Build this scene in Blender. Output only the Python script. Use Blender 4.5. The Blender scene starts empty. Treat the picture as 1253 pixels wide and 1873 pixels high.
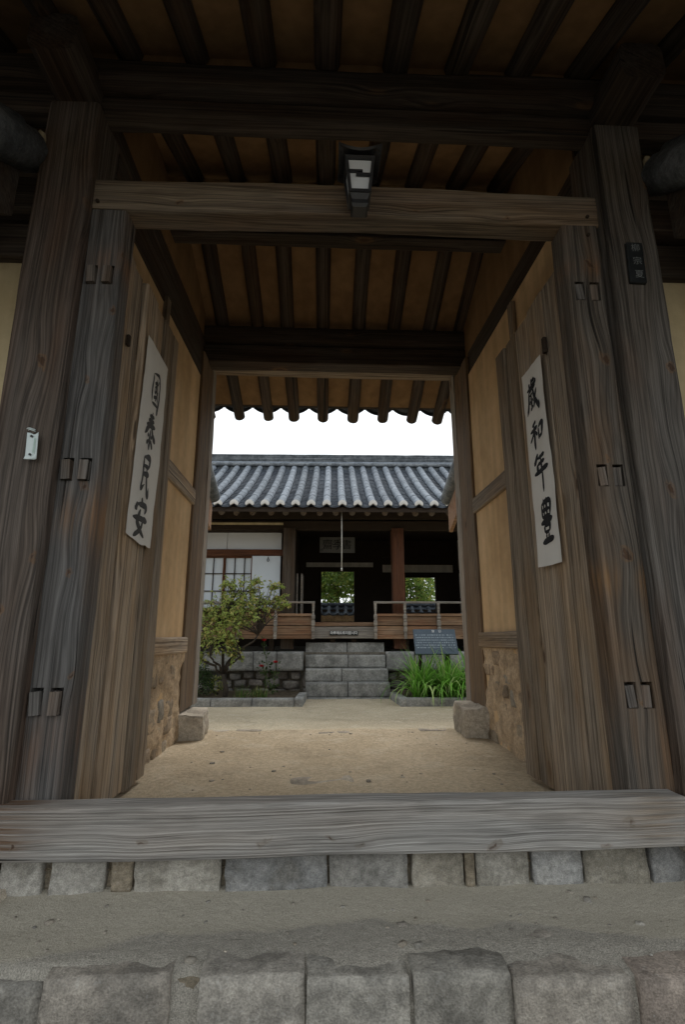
import bpy, bmesh, math, random
from mathutils import Vector, Matrix, noise
R = math.radians
random.seed(7)
sc = bpy.context.scene

# ------------------------------------------------------------------ camera
cd = bpy.data.cameras.new('camera'); cam = bpy.data.objects.new('camera', cd)
sc.collection.objects.link(cam)
cd.sensor_fit = 'VERTICAL'; cd.sensor_height = 36; cd.lens = 36 * 918 / 1873
cd.clip_start = .05; cd.clip_end = 3000
cam.location = (0, 0, 0); cam.rotation_euler = (R(90 + 13.1), 0, R(-2.5))
sc.camera = cam
# ------------------------------------------------------------------ sky, sun, exposure (overcast)
SUN_EL, SUN_AZ = R(54), R(16)           # high beyond the hall, a little to the right
w = bpy.data.worlds.new('World'); sc.world = w; w.use_nodes = True
nt = w.node_tree; bg = nt.nodes['Background']
sky = nt.nodes.new('ShaderNodeTexSky'); sky.sky_type = 'NISHITA'; sky.sun_disc = False
sky.sun_elevation = SUN_EL; sky.sun_rotation = SUN_AZ; sky.dust_density = 4; sky.air_density = 1
mx = nt.nodes.new('ShaderNodeMix'); mx.data_type = 'RGBA'; mx.inputs[0].default_value = .86   # cloud cover over the blue
mx.inputs[7].default_value = (11.6, 12.2, 12.5, 1)
nt.links.new(sky.outputs[0], mx.inputs[6]); nt.links.new(mx.outputs[2], bg.inputs[0]); bg.inputs[1].default_value = .1
sl = bpy.data.lights.new('sun', 'SUN'); so = bpy.data.objects.new('sun', sl); sc.collection.objects.link(so)
sl.energy = 1.5; sl.angle = R(20); sl.color = (1, .96, .9)
sd = Vector((math.sin(SUN_AZ) * math.cos(SUN_EL), math.cos(SUN_AZ) * math.cos(SUN_EL), math.sin(SUN_EL)))
so.rotation_euler = sd.to_track_quat('Z', 'Y').to_euler()
vs = sc.view_settings; vs.view_transform = 'Standard'; vs.look = 'None'; vs.exposure = .25; vs.gamma = 1
sc.cycles.use_denoising = True; sc.cycles.max_bounces = 7; sc.cycles.diffuse_bounces = 5; sc.cycles.adaptive_threshold = .02; sc.cycles.glossy_bounces = 2; sc.cycles.transmission_bounces = 2

# ------------------------------------------------------------------ node helper
class S:
    def __init__(s, nt, o): s.nt, s.o = nt, o
    def m(s, op, *a, clamp=False):
        n = s.nt.nodes.new('ShaderNodeMath'); n.operation = op; n.use_clamp = clamp
        for i, v in enumerate((s,) + a):
            if isinstance(v, S): s.nt.links.new(v.o, n.inputs[i])
            else: n.inputs[i].default_value = v
        return S(s.nt, n.outputs[0])
    def __add__(s, b): return s.m('ADD', b)
    def __sub__(s, b): return s.m('SUBTRACT', b)
    def __mul__(s, b): return s.m('MULTIPLY', b)
    __radd__ = __add__; __rmul__ = __mul__
    def sm(s, a, b, c=0., d=1.):
        n = s.nt.nodes.new('ShaderNodeMapRange'); n.interpolation_type = 'SMOOTHSTEP'
        s.nt.links.new(s.o, n.inputs[0])
        for i, v in zip((1, 2, 3, 4), (a, b, c, d)): n.inputs[i].default_value = v
        return S(s.nt, n.outputs[0])
class MB:
    """a material with a principled shader and short ways to make nodes"""
    def __init__(s, name, rough=.8, spec=.3):
        s.mat = bpy.data.materials.new(name); s.mat.use_nodes = True; s.nt = s.mat.node_tree
        s.p = s.nt.nodes['Principled BSDF']; s.p.inputs['Roughness'].default_value = rough
        s.p.inputs['Specular IOR Level'].default_value = spec
        s.tc = s.nt.nodes.new('ShaderNodeTexCoord'); s.oi = s.nt.nodes.new('ShaderNodeObjectInfo')
        s.geo = s.nt.nodes.new('ShaderNodeNewGeometry')
    def xyz(s, sock=None):
        n = s.nt.nodes.new('ShaderNodeSeparateXYZ'); s.nt.links.new(sock or s.tc.outputs['Object'], n.inputs[0])
        return [S(s.nt, o) for o in n.outputs]
    def rnd(s): return S(s.nt, s.oi.outputs['Random'])
    def isl(s): return S(s.nt, s.geo.outputs['Random Per Island'])
    def vec(s, *a):
        n = s.nt.nodes.new('ShaderNodeCombineXYZ')
        for i, v in enumerate(a):
            if isinstance(v, S): s.nt.links.new(v.o, n.inputs[i])
            else: n.inputs[i].default_value = v
        return n.outputs[0]
    def noise(s, vec, scale=1., detail=3., rough=.55, dist=0.):
        n = s.nt.nodes.new('ShaderNodeTexNoise'); s.nt.links.new(vec, n.inputs['Vector'])
        n.inputs['Scale'].default_value = scale; n.inputs['Detail'].default_value = detail
        n.inputs['Roughness'].default_value = rough; n.inputs['Distortion'].default_value = dist
        return S(s.nt, n.outputs[0])
    def vor(s, vec, scale, feat='F1', out=0):
        n = s.nt.nodes.new('ShaderNodeTexVoronoi'); n.feature = feat; s.nt.links.new(vec, n.inputs['Vector'])
        n.inputs['Scale'].default_value = scale; return S(s.nt, n.outputs[out])
    def mix(s, f, a, b, mode='MIX'):
        n = s.nt.nodes.new('ShaderNodeMix'); n.data_type = 'RGBA'; n.blend_type = mode
        if isinstance(f, S): s.nt.links.new(f.o, n.inputs[0])
        else: n.inputs[0].default_value = f
        for i, v in ((6, a), (7, b)):
            if hasattr(v, 'node'): s.nt.links.new(v, n.inputs[i])
            else: n.inputs[i].default_value = (*v, 1)
        return n.outputs[2]
    def scale(s, col, f):     # colour times a number socket
        n = s.nt.nodes.new('ShaderNodeVectorMath'); n.operation = 'SCALE'
        s.nt.links.new(col, n.inputs[0]); s.nt.links.new(f.o, n.inputs['Scale']); return n.outputs[0]
    def out(s, col, height=None, dist=.003, strength=1., rough=None):
        if hasattr(col, 'node'): s.nt.links.new(col, s.p.inputs['Base Color'])
        else: s.p.inputs['Base Color'].default_value = (*col, 1)
        if height is not None:
            b = s.nt.nodes.new('ShaderNodeBump'); b.inputs['Distance'].default_value = dist; b.inputs['Strength'].default_value = strength
            s.nt.links.new(height.o, b.inputs['Height']); s.nt.links.new(b.outputs[0], s.p.inputs['Normal'])
        if rough is not None: s.nt.links.new(rough.o, s.p.inputs['Roughness'])
        return s.mat

def wood(name, light, dark, warm, knots=(), ring=70., gray=.5, warmamt=.5, vary=.25, auto=.0, crack=1., stains=(), relief=True, ringc=.15, swirl=.55, halo=(.17, .09, .04), fs=1.25, mc=.46):
    """weathered timber: local X runs along the grain; rings bend round the knots"""
    b = MB(name, .82, .25); x, y, z = b.xyz(); r = b.rnd() * 37.
    xo = x + r
    v = y + z * .62
    wob = b.noise(b.vec(xo * .55, y * 1.5, z * 1.5), 1., 1.) - .5
    wob2 = b.noise(b.vec(xo * 1.8, y * 4., z * 4.), 1., 1.) - .5
    f = v + wob * (.09 * swirl) + wob2 * (.009 * swirl)
    kn = None; kw = b.noise(b.vec(xo * 22., y * 22., z * 22.), 1., 2.) - .5; xk = x + kw * .09; vk = v + kw * .055 + wob2 * .05
    for kx, ky, kr, kz in knots:
        dx = (x - kx) * (1 / (kr * 3.2)); dy = (v - ky) * (1 / (kr * 1.0))
        d2 = dx * dx + dy * dy
        g = (d2 * -.7).m('EXPONENT')
        f = f + g * (kr * 1.1 * swirl)
        dk = (xk - kx) * (1 / (kr * .42)); dj = (vk - ky) * (1 / (kr * .30))
        core = ((dk * dk + dj * dj) * -1.).m('EXPONENT') * kz
        kn = core if kn is None else kn.m('MAXIMUM', core)
    if auto:
        vn = b.nt.nodes.new('ShaderNodeTexVoronoi'); vn.inputs['Scale'].default_value = 1.; vn.inputs['Randomness'].default_value = 1.
        b.nt.links.new(b.vec(xo * 1.7, v * 5.5, r), vn.inputs['Vector'])
        d = S(b.nt, vn.outputs['Distance'])
        g = ((d * d) * -26.).m('EXPONENT')
        f = f + g * .05 * auto
        core = ((d * d) * -160.).m('EXPONENT') * .9
        kn = core if kn is None else kn.m('MAXIMUM', core)
    rg = ((f + (b.noise(b.vec(r, f * 22., 0.), 1., 0.) - .5) * .03) * (ring * 6.283)).m('SINE') * .5 + .5
    rg = rg.m('POWER', 1.6)
    fine = b.noise(b.vec(xo * 1.8, f * (165. * fs), z * 80.), 1., 2., .7)
    mid = b.noise(b.vec(xo * .7, f * (55. * fs), z * 26.), 1., 2., .6)
    wea = b.noise(b.vec(xo * 1.1, y * 5., z * 5.), 1., 2., .6)
    spot = b.noise(b.vec(xo * 5., y * 45., z * 45.), 1., 1., .65)
    ck = b.noise(b.vec(xo * .6, f * 42., z * 9. + 4.), 1., 1., .5).sm(.268, .305, 1., 0.) * crack
    t = rg * ringc + fine.sm(.28, .72) * .46 + mid.sm(.30, .70) * mc - .06
    c = b.mix(t.m('ADD', 0., clamp=True), dark, light)
    c = b.mix(wea.sm(.42, .68) * warmamt, c, b.mix(t.m('ADD', 0., clamp=True), [k * .45 for k in warm], warm))
    gr = b.noise(b.vec(xo * .7 + 9., y * 7., z * 7.), 1., 2., .65).sm(.40, .62)
    c = b.mix(gr * gray, c, b.mix(t.m('ADD', .05, clamp=True), (.045, .044, .043), (.20, .197, .193)))
    for sx, sw, amt, colr in stains:
        sg = (x - sx) * (1 / sw); sgm = ((sg * sg) * -1.).m('EXPONENT') * wea.sm(.35, .6) * mid.sm(.3, .65) * amt
        c = b.mix(sgm, c, colr)
    if kn is not None:
        c = b.mix(kn.sm(.25, .75) * .85, c, b.mix(fine, (.018, .011, .007), (.11, .052, .022)))
        c = b.mix(kn.sm(.004, .16) * kn.sm(.6, .25) * mid.sm(.25, .6) * .5, c, halo)
    c = b.scale(c, b.rnd() * vary + (1 - vary * .5))
    c = b.scale(c, spot.sm(.30, .55, .80, 1.04))
    c = b.mix(ck * .88, c, (.012, .010, .008))
    h = rg * .22 + fine * .8 + mid * .7 - ck * 1.8
    return b.out(c, h, .005, .9) if relief else b.out(c)

def plaster(name, col, stain=.35):
    b = MB(name, .92, .15); x, y, z = b.xyz(b.geo.outputs['Position']); P = b.geo.outputs['Position']
    n1 = b.noise(P, 1.7, 5., .6); n2 = b.noise(P, 14., 4., .6); n3 = b.noise(P, 120., 3., .6)
    c = b.mix(n1.sm(.35, .7) * stain, col, [col[0] * .7, col[1] * .62, col[2] * .52])
    str_ = b.noise(b.vec(x * 9., y * 9., z * .8), 1., 3.)
    c = b.scale(c, str_.sm(.3, .7, .86, 1.06)); c = b.scale(c, n2.sm(.25, .75, .92, 1.05))
    return b.out(c, n2 * .5 + n3 * .5, .0035, .7)

def stonemat(name, cols, bump=.008, sc_=1., vary=.3, moss=0., con=1.):
    b = MB(name, .88, .25); P = b.geo.outputs['Position']; r = b.rnd()
    n1 = b.noise(P, 5. * sc_, 3., .62); n2 = b.noise(P, 32. * sc_, 3., .65); n3 = b.noise(P, 180. * sc_, 1., .6)
    c = b.mix(r.sm(0., 1.), cols[0], cols[1]); c = b.mix(r.m('MULTIPLY', 7.13).m('FRACT').sm(.6, 1.), c, cols[2])
    c = b.mix(n1.sm(.42, .64) * (.6 * con), c, [k * .5 for k in cols[0]])
    c = b.mix(n1.sm(.58, .36) * .35, c, cols[3])
    c = b.scale(c, n2.sm(.25, .75, .72, 1.22)); c = b.scale(c, n3.sm(.25, .75, .78, 1.2))
    sp = b.noise(P, 60. * sc_, 2., .5).sm(.63, .7)
    c = b.mix(sp * .22, c, (.42, .41, .38))
    if moss: c = b.mix(b.noise(P, 3., 5., .7).sm(.5, .68) * moss, c, (.035, .037, .030))
    c = b.scale(c, r.m('MULTIPLY', 3.7).m('FRACT') * vary + (1 - vary * .5))
    return b.out(c, n1 * .8 + n2 * .5 + n3 * .22, bump, .9)

def plain(name, col, rough=.7, spec=.3, var=.15, sc_=20., bump=.0):
    b = MB(name, rough, spec); P = b.tc.outputs['Object']
    n = b.noise(P, sc_, 4., .6); c = b.mix(n, [k * (1 - var) for k in col], [min(1, k * (1 + var)) for k in col])
    return b.out(c, n if bump else None, bump or .001)

def leafmat(name, a, bcol, y=(.25, .22, .03), yamt=.15, trans=.25):
    b = MB(name, .55, .35); i = b.isl()
    c = b.mix(i, a, bcol); c = b.mix(i.m('MULTIPLY', 9.7).m('FRACT').sm(1 - yamt, 1 - yamt + .02), c, y)
    c = b.scale(c, i.m('MULTIPLY', 5.3).m('FRACT') * .6 + .7)
    b.out(c)
    tr = b.nt.nodes.new('ShaderNodeBsdfTranslucent'); b.nt.links.new(c, tr.inputs[0])
    ms = b.nt.nodes.new('ShaderNodeMixShader'); ms.inputs[0].default_value = trans
    b.nt.links.new(b.p.outputs[0], ms.inputs[1]); b.nt.links.new(tr.outputs[0], ms.inputs[2])
    b.nt.links.new(ms.outputs[0], b.nt.nodes['Material Output'].inputs[0]); return b.mat

GL, GD, WM = (.235, .215, .195), (.050, .043, .037), (.22, .115, .055)
M = {}
M['wood'] = wood('weathered_wood', (.20, .175, .15), (.042, .034, .028), (.18, .10, .05), gray=.55, auto=.5)
M['plank'] = wood('door_plank_wood', (.56, .45, .335), (.105, .078, .053), (.46, .305, .17), gray=.25, auto=.6, warmamt=.7, ring=55, vary=.7, crack=.8,
                  stains=())
M['beam'] = wood('dark_beam_wood', (.075, .054, .037), (.016, .0115, .008), (.07, .036, .018), gray=.15, auto=.7, ring=45, relief=False)  # dark brown base tone for beams and boards
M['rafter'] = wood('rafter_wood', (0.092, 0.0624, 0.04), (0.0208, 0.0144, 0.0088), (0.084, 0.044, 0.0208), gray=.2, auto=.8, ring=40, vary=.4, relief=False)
M['red'] = wood('reddish_pine', (.15, .06, .028), (.04, .016, .009), (.17, .06, .025), gray=.08, auto=.5, ring=45, crack=.5, relief=False)
M['rail'] = wood('railing_pine', (.33, .21, .125), (.13, .07, .04), (.30, .13, .065), gray=.18, auto=.4, ring=40, crack=.35, vary=.45, relief=False)
M['greyrail'] = wood('silvered_pine', (.40, .36, .31), (.17, .15, .13), (.30, .2, .13), gray=.4, auto=.3, ring=40, crack=.4, relief=False)
M['hallrafter'] = wood('hall_rafter_wood', (.22, .18, .15), (.08, .065, .05), (.2, .12, .07), gray=.2, auto=.2, relief=False)
M['rearpost'] = wood('brown_rear_post', (.24, .165, .10), (.06, .04, .024), (.20, .11, .05), gray=.15, auto=.4, relief=False)
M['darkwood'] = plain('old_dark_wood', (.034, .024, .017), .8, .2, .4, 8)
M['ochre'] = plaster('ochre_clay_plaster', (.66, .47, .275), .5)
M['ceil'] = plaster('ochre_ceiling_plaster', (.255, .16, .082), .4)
M['cream'] = plaster('cream_lime_plaster', (.55, .46, .29), .2)
M['white'] = plaster('white_lime_plaster', (.62, .61, .58), .15)
M['sand'] = None
M['stone'] = stonemat('field_stone', ((.32, .285, .235), (.36, .325, .27), (.34, .28, .21), (.42, .39, .33)), .008, 1., .4)
M['sstone'] = stonemat('sill_stone', ((.31, .28, .225), (.205, .21, .215), (.34, .31, .25), (.38, .355, .31)), .008, 1.4, .5)
M['bstone'] = stonemat('edge_boulder_stone', ((.28, .262, .23), (.31, .29, .25), (.285, .25, .21), (.36, .335, .29)), .012, .9, .35)
M['redstone'] = stonemat('reddish_boulder', ((.28, .235, .20), (.295, .245, .205), (.27, .22, .18), (.35, .30, .25)), .012, .9, .1)
M['footstone'] = stonemat('pale_foot_stone', ((.40, .345, .27), (.44, .385, .31), (.40, .34, .26), (.50, .45, .37)), .012, 1., .1)
M['mudstone'] = stonemat('clay_smeared_stone', ((.34, .26, .18), (.37, .30, .215), (.33, .235, .15), (.40, .33, .25)), .012, 1.2, .35)
M['granite'] = stonemat('cut_granite', ((.30, .30, .29), (.33, .33, .315), (.28, .28, .27), (.36, .36, .345)), .005, 1., .2, .3)
M['rubble'] = stonemat('rubble_stone', ((.16, .15, .14), (.21, .195, .175), (.17, .145, .125), (.25, .235, .215)), .012, 1., .5)
M['bedmortar'] = stonemat('dark_mortar', ((.18, .16, .13), (.18, .16, .13), (.18, .16, .13), (.22, .20, .165)), .012, 1.5, .05)
M['mortar'] = stonemat('clay_mortar', ((.24, .20, .145), (.24, .20, .145), (.24, .20, .145), (.29, .25, .19)), .010, 1.5, .05)
M['mud'] = stonemat('clay_wall_mud', ((.50, .37, .24), (.50, .37, .24), (.48, .345, .21), (.54, .42, .29)), .012, 1.2, .05)
M['tile'] = stonemat('grey_roof_tile', ((.115, .13, .145), (.17, .185, .20), (.14, .155, .17), (.25, .265, .275)), .004, 1.6, .35)
M['tilecover'] = stonemat('grey_cover_tile', ((.165, .19, .22), (.20, .225, .26), (.18, .205, .24), (.26, .29, .33)), .004, .9, .35, 0., .45)
M['tilepan'] = stonemat('dark_pan_tile', ((.062, .075, .095), (.075, .088, .108), (.065, .076, .095), (.12, .135, .155)), .004, 1.6, .3)
M['cap'] = plain('lime_tile_cap', (.60, .58, .55), .9, .1, .12, 30, .004)
M['limewash'] = plain('old_lime', (.30, .26, .18), .9, .1, .2, 30, .004)
M['paper'] = plain('mulberry_paper', (.70, .685, .65), .9, .1, .12, 5, .003)
M['ink'] = plain('brush_ink', (.065, .063, .062), .75, .2, .5, 60)
M['inkblack'] = plain('dark_brush_ink', (.014, .014, .016), .7, .2, .4, 60)
M['iron'] = plain('black_lantern_metal', (.020, .021, .023), .5, .5, .4, 60, .002)
M['milk'] = plain('milky_glass', (.62, .66, .70), .25, .5, .04, 4)
M['slate'] = plain('black_slate', (.010, .012, .013), .5, .4, .4, 40)
M['whitepaint'] = plain('worn_white_paint', (.17, .18, .18), .8, .2, .35, 90)
M['signwhite'] = plain('white_sign_paint', (.75, .75, .74), .7, .2, .1, 90)
M['tag'] = plain('white_plastic', (.62, .70, .70), .45, .4, .08, 60)
M['tagprint'] = plain('faded_green_print', (.40, .52, .47), .5, .3, .3, 120)
M['cord'] = plain('pale_cord', (.55, .54, .50), .8, .2, .1)
M['shoji'] = plain('window_paper', (.56, .61, .66), .85, .15, .05, 3)
M['panelpaper'] = plain('white_panel_paper', (.55, .56, .57), .9, .1, .06, 3)
M['soil'] = stonemat('dark_garden_soil', ((.11, .085, .06), (.11, .085, .06), (.10, .08, .05), (.16, .12, .09)), .02, 2., .05)
M['bark'] = plain('grey_bark', (.055, .046, .038), .9, .1, .45, 25, .01)
M['pinebark'] = plain('reddish_bark', (.12, .075, .05), .9, .1, .5, 12, .02)
M['leaf'] = leafmat('shrub_leaves', (.28, .38, .09), (.44, .50, .15), (.56, .48, .17), .22, .5)
M['leafbush'] = leafmat('dark_bush_leaves', (.030, .065, .018), (.055, .105, .03), (.08, .12, .03), .1)
M['leaftree'] = leafmat('tree_leaves', (.10, .19, .04), (.20, .30, .07), (.30, .34, .08), .25, .4)
M['lily'] = leafmat('lily_leaves', (.15, .38, .045), (.27, .54, .10), (.45, .60, .22), .2, .4)
M['grass'] = leafmat('grass_blades', (.07, .13, .03), (.13, .21, .05), (.2, .2, .07), .15)
M['rose'] = plain('red_petals', (.55, .02, .03), .5, .3, .25, 30)
M['plaquewood'] = plain('grey_plaque_board', (.16, .16, .155), .9, .1, .1, 6)

def ground_mat(name, base, alt, pale, patch=None, grit=1.):
    b = MB(name, .95, .1); P = b.geo.outputs['Position']; x, y, z = b.xyz(P)
    n0 = b.noise(P, .9, 4., .6); n1 = b.noise(P, 5., 5., .62); n2 = b.noise(P, 42., 4., .65); n3 = b.noise(P, 260., 2., .6)
    c = b.mix(n0.sm(.40, .60), base, alt); c = b.mix(n1.sm(.5, .68) * .6, c, pale); c = b.mix(b.noise(P, 2.3, 4., .7).sm(.54, .66) * .35, c, [k * .62 for k in alt])
    c = b.scale(c, n2.sm(.25, .75, 1 - .2 * grit, 1 + .16 * grit)); c = b.scale(c, n3.sm(.25, .75, 1 - .28 * grit, 1 + .26 * grit))
    if patch: c = b.mix((y + (b.noise(P, 3., 4., .6) - .5) * .22 + (x - .1).m('POWER', 2.) * .13).sm(1.765, 1.795) * .8, c, patch); c = b.scale(c, n3.sm(.25, .75, .80, 1.18))
    peb = b.vor(P, 95.); pk = peb.sm(.16, .10); sel = b.noise(P, 23., 1.).sm(.52, .6)
    c = b.mix(pk * sel * .6, c, (.30, .27, .23)); c = b.mix(b.vor(P, 60.).sm(.13, .08) * b.noise(P, 17., 1.).sm(.55, .6) * .6, c, (.10, .085, .065))
    h = n1 * .5 + n2 * .6 + n3 * .35 + pk * sel * .5
    return b.out(c, h, .016 * grit, 1.)
M['sand'] = ground_mat('packed_sand', (.58, .48, .345), (.51, .415, .29), (.62, .535, .405))
M['court'] = ground_mat('courtyard_sand', (.58, .495, .36), (.51, .43, .31), (.62, .55, .42))
M['bounce_dark'] = ground_mat('dark_bounce_blocker', (.12, .105, .085), (.10, .09, .075), (.14, .125, .10))  # dark tone for the added out-of-view sheet that soaks up bounce
M['step'] = ground_mat('gritty_step_earth', (.315, .292, .25), (.265, .248, .215), (.35, .325, .275), (.40, .365, .295), .6)

# ------------------------------------------------------------------ object helpers (G: gate frame, H: hall frame turned 1.4 degrees)
FR = {'G': Matrix.Identity(4), 'H': Matrix.Rotation(R(-1.4), 4, 'Z')}
LOC = {}
def T(*p): return Matrix.Translation(Vector(p))
def thing(name, label, cat, base=(0, 0, 0), group=None, fr='G'):
    o = bpy.data.objects.new(name, None); o.empty_display_size = .1; sc.collection.objects.link(o)
    o['label'] = label; o['category'] = cat
    if group: o['group'] = group
    o.matrix_basis = FR[fr] @ T(*base); LOC[o] = T(*base); return o
def add(name, me, mat, parent=None, Mx=None, fr='G'):
    Mx = Mx or Matrix.Identity(4); o = bpy.data.objects.new(name, me); sc.collection.objects.link(o); LOC[o] = Mx
    if mat is not None:
        mat = M[mat] if isinstance(mat, str) else mat
        if len(me.materials) == 0: me.materials.append(mat)
        elif me.materials[0] != mat: o.material_slots[0].link = 'OBJECT'; o.material_slots[0].material = mat
    if parent is not None: o.parent = parent; o.matrix_basis = LOC[parent].inverted() @ Mx
    else: o.matrix_basis = FR[fr] @ Mx
    return o
def tag(o, label, cat, group=None, kind=None):
    o['label'] = label; o['category'] = cat
    if group: o['group'] = group
    if kind: o['kind'] = kind
    return o
def struct(o, kind='structure'): o['kind'] = kind; return o
def mesh(vs, fs, smooth=False, name='m'):
    me = bpy.data.meshes.new(name); me.from_pydata([tuple(v) for v in vs], [], fs); me.update()
    if smooth: me.polygons.foreach_set('use_smooth', [True] * len(me.polygons))
    return me
def nz(p, s=0.): return noise.noise(Vector(p) + Vector((s * 7.31, s * 3.17, s * 5.71)))
SEED = [1]
def sd_(): SEED[0] += 1; return SEED[0]

def timber_mesh(L, w, h, bev=.01, amp=.004, step=.09, seed=0, end_amp=0., warp=0.):
    """squared timber along X from 0 to L with eased, uneven edges"""
    n = max(1, int(L / step)) if amp else 1
    b = min(bev, w * .4, h * .4); W, Hh = w / 2, h / 2
    prof = []
    for sx, sy in ((1, 1), (-1, 1), (-1, -1), (1, -1)):
        c = [(sx * W, sy * (Hh - b)), (sx * (W - b * .3), sy * (Hh - b * .3)), (sx * (W - b), sy * Hh)]
        if sx * sy < 0: c = c[::-1]
        prof += c
    mids = []
    k = len(prof); prof2 = []
    for i in range(k):
        a, d = prof[i], prof[(i + 1) % k]; prof2.append(a)
        if i % 3 == 2 and amp: prof2.append(((a[0] + d[0]) / 2, (a[1] + d[1]) / 2))
    prof = prof2; k = len(prof); vs_, fs = [], []
    for i in range(n + 1):
        x = L * i / n
        oy = warp * nz((x * .7, 1, 0), seed); oz = warp * nz((x * .7, 9, 0), seed)
        for (y, z) in prof:
            f = amp * (nz((x * 1.3, y * 5, z * 5), seed) + .5 * nz((x * 6, y * 16, z * 16), seed + 3))
            g = amp * (nz((x * 1.3, y * 5 + 50, z * 5), seed) + .5 * nz((x * 6, y * 16 + 30, z * 16), seed + 3))
            ex = 0
            if end_amp and i in (0, n): ex = end_amp * nz((y * 9, z * 9, i), seed)
            vs_.append((x + ex, y + f + oy, z + g + oz))
    for i in range(n):
        for j in range(k):
            a, c = i * k + j, i * k + (j + 1) % k
            fs.append((a, c, c + k, a + k))
    fs.append(tuple(range(k))[::-1]); fs.append(tuple(n * k + j for j in range(k)))
    me = mesh(vs_, fs); return me
def axis_m(p0, p1, front):
    X = (Vector(p1) - Vector(p0)).normalized(); Z = Vector(front); Z = (Z - X * Z.dot(X)).normalized(); Y = Z.cross(X)
    m = Matrix((X, Y, Z)).transposed().to_4x4(); m.translation = Vector(p0); return m
def timber(name, parent, p0, p1, w, h, mat, front=(0, -1, 0), bev=.01, amp=.004, fr='G', **k):
    """w is the width of the face that looks along `front`, h the depth behind it; p0-p1 is the centre line"""
    L = (Vector(p1) - Vector(p0)).length
    return add(name, timber_mesh(L, w, h, bev, amp, seed=sd_(), **k), mat, parent, axis_m(p0, p1, front), fr)
def log_mesh(L, r0, r1, seg=12, amp=.006, step=.12, seed=0, cap=True):
    n = max(2, int(L / step)); vs_, fs = [], []
    for i in range(n + 1):
        x = L * i / n; r = r0 + (r1 - r0) * i / n
        oy, oz = .012 * nz((x * .8, 0, 0), seed), .012 * nz((x * .8, 5, 0), seed)
        for j in range(seg):
            a = 2 * math.pi * j / seg; q = r + amp * nz((x * 2.2, math.cos(a) * 1.5, math.sin(a) * 1.5), seed)
            vs_.append((x, q * math.cos(a) + oy, q * math.sin(a) + oz))
    for i in range(n):
        for j in range(seg):
            a, c = i * seg + j, i * seg + (j + 1) % seg; fs.append((a, c, c + seg, a + seg))
    me = mesh(vs_, fs, True)
    bm = bmesh.new(); bm.from_mesh(me); bm.verts.ensure_lookup_table()
    for i0 in (0, n * seg):
        ring = [bm.verts[i0 + j] for j in range(seg)]
        f = bm.faces.new(ring if i0 else ring[::-1]); f.smooth = False
    for e in bm.edges:
        if any(not f.smooth for f in e.link_faces): e.smooth = False
    bm.to_mesh(me); bm.free(); return me
def log(name, parent, p0, p1, r0, r1, mat, fr='G', **k):
    L = (Vector(p1) - Vector(p0)).length
    up = (0, 0, 1) if abs((Vector(p1) - Vector(p0)).normalized().z) < .9 else (0, 1, 0)
    return add(name, log_mesh(L, r0, r1, seed=sd_(), **k), mat, parent, axis_m(p0, p1, up), fr)
def box_mesh(sx, sy, sz, bev=0.):
    bm = bmesh.new(); bmesh.ops.create_cube(bm, size=1); bmesh.ops.scale(bm, vec=(sx, sy, sz), verts=bm.verts)
    if bev: bmesh.ops.bevel(bm, geom=bm.edges[:], offset=bev, segments=1, affect='EDGES')
    me = bpy.data.meshes.new('box'); bm.to_mesh(me); bm.free(); return me
def box(name, parent, x, y, z, mat, bev=0., fr='G', rot=None):
    c = ((x[0] + x[1]) / 2, (y[0] + y[1]) / 2, (z[0] + z[1]) / 2)
    m = T(*c)
    if rot: m = m @ rot
    return add(name, box_mesh(x[1] - x[0], y[1] - y[0], z[1] - z[0], bev), mat, parent, m, fr)
def stone_mesh(sx, sy, sz, seed, n=6, rnd=.35, amp=.06, chip=.5):
    """irregular stone: a softened block pushed about by noise"""
    bm = bmesh.new(); bmesh.ops.create_cube(bm, size=2)
    bmesh.ops.subdivide_edges(bm, edges=bm.edges[:], cuts=n - 1, use_grid_fill=True)
    s = min(sx, sy, sz)
    for v in bm.verts:
        p = v.co.copy(); q = p.normalized() * 1.25
        p = p.lerp(q, rnd * (max(abs(p.x), abs(p.y), abs(p.z)) * p.length / 1.732) ** 2)
        d = noise.noise(p * 1.1 + Vector((seed * 3.7, seed, 0))) + .5 * noise.noise(p * 2.7 + Vector((seed, seed * 2.1, 4)))
        cell = noise.cell(p * .9 + Vector((seed * 1.7, 2, 1))) - .5
        c = Vector((p.x * sx / 2, p.y * sy / 2, p.z * sz / 2))
        v.co = c + p.normalized() * (d * amp + cell * amp * chip) * (s + (sx + sy + sz) / 3) / 2
    me = bpy.data.meshes.new('stone'); bm.to_mesh(me); bm.free()
    me.polygons.foreach_set('use_smooth', [True] * len(me.polygons)); return me
def stone(name, parent, c, size, mat, rot=0., fr='G', **k):
    return add(name, stone_mesh(*size, sd_(), **k), mat, parent, T(*c) @ Matrix.Rotation(rot, 4, 'Z'), fr)
def grid(nx, ny, x, y, zf):
    vs_ = []; fs = []
    for j in range(ny + 1):
        for i in range(nx + 1):
            X = x[0] + (x[1] - x[0]) * i / nx; Y = y[0] + (y[1] - y[0]) * j / ny; vs_.append((X, Y, zf(X, Y)))
    for j in range(ny):
        for i in range(nx):
            a = j * (nx + 1) + i; fs.append((a, a + 1, a + nx + 2, a + nx + 1))
    return mesh(vs_, fs, True)
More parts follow.
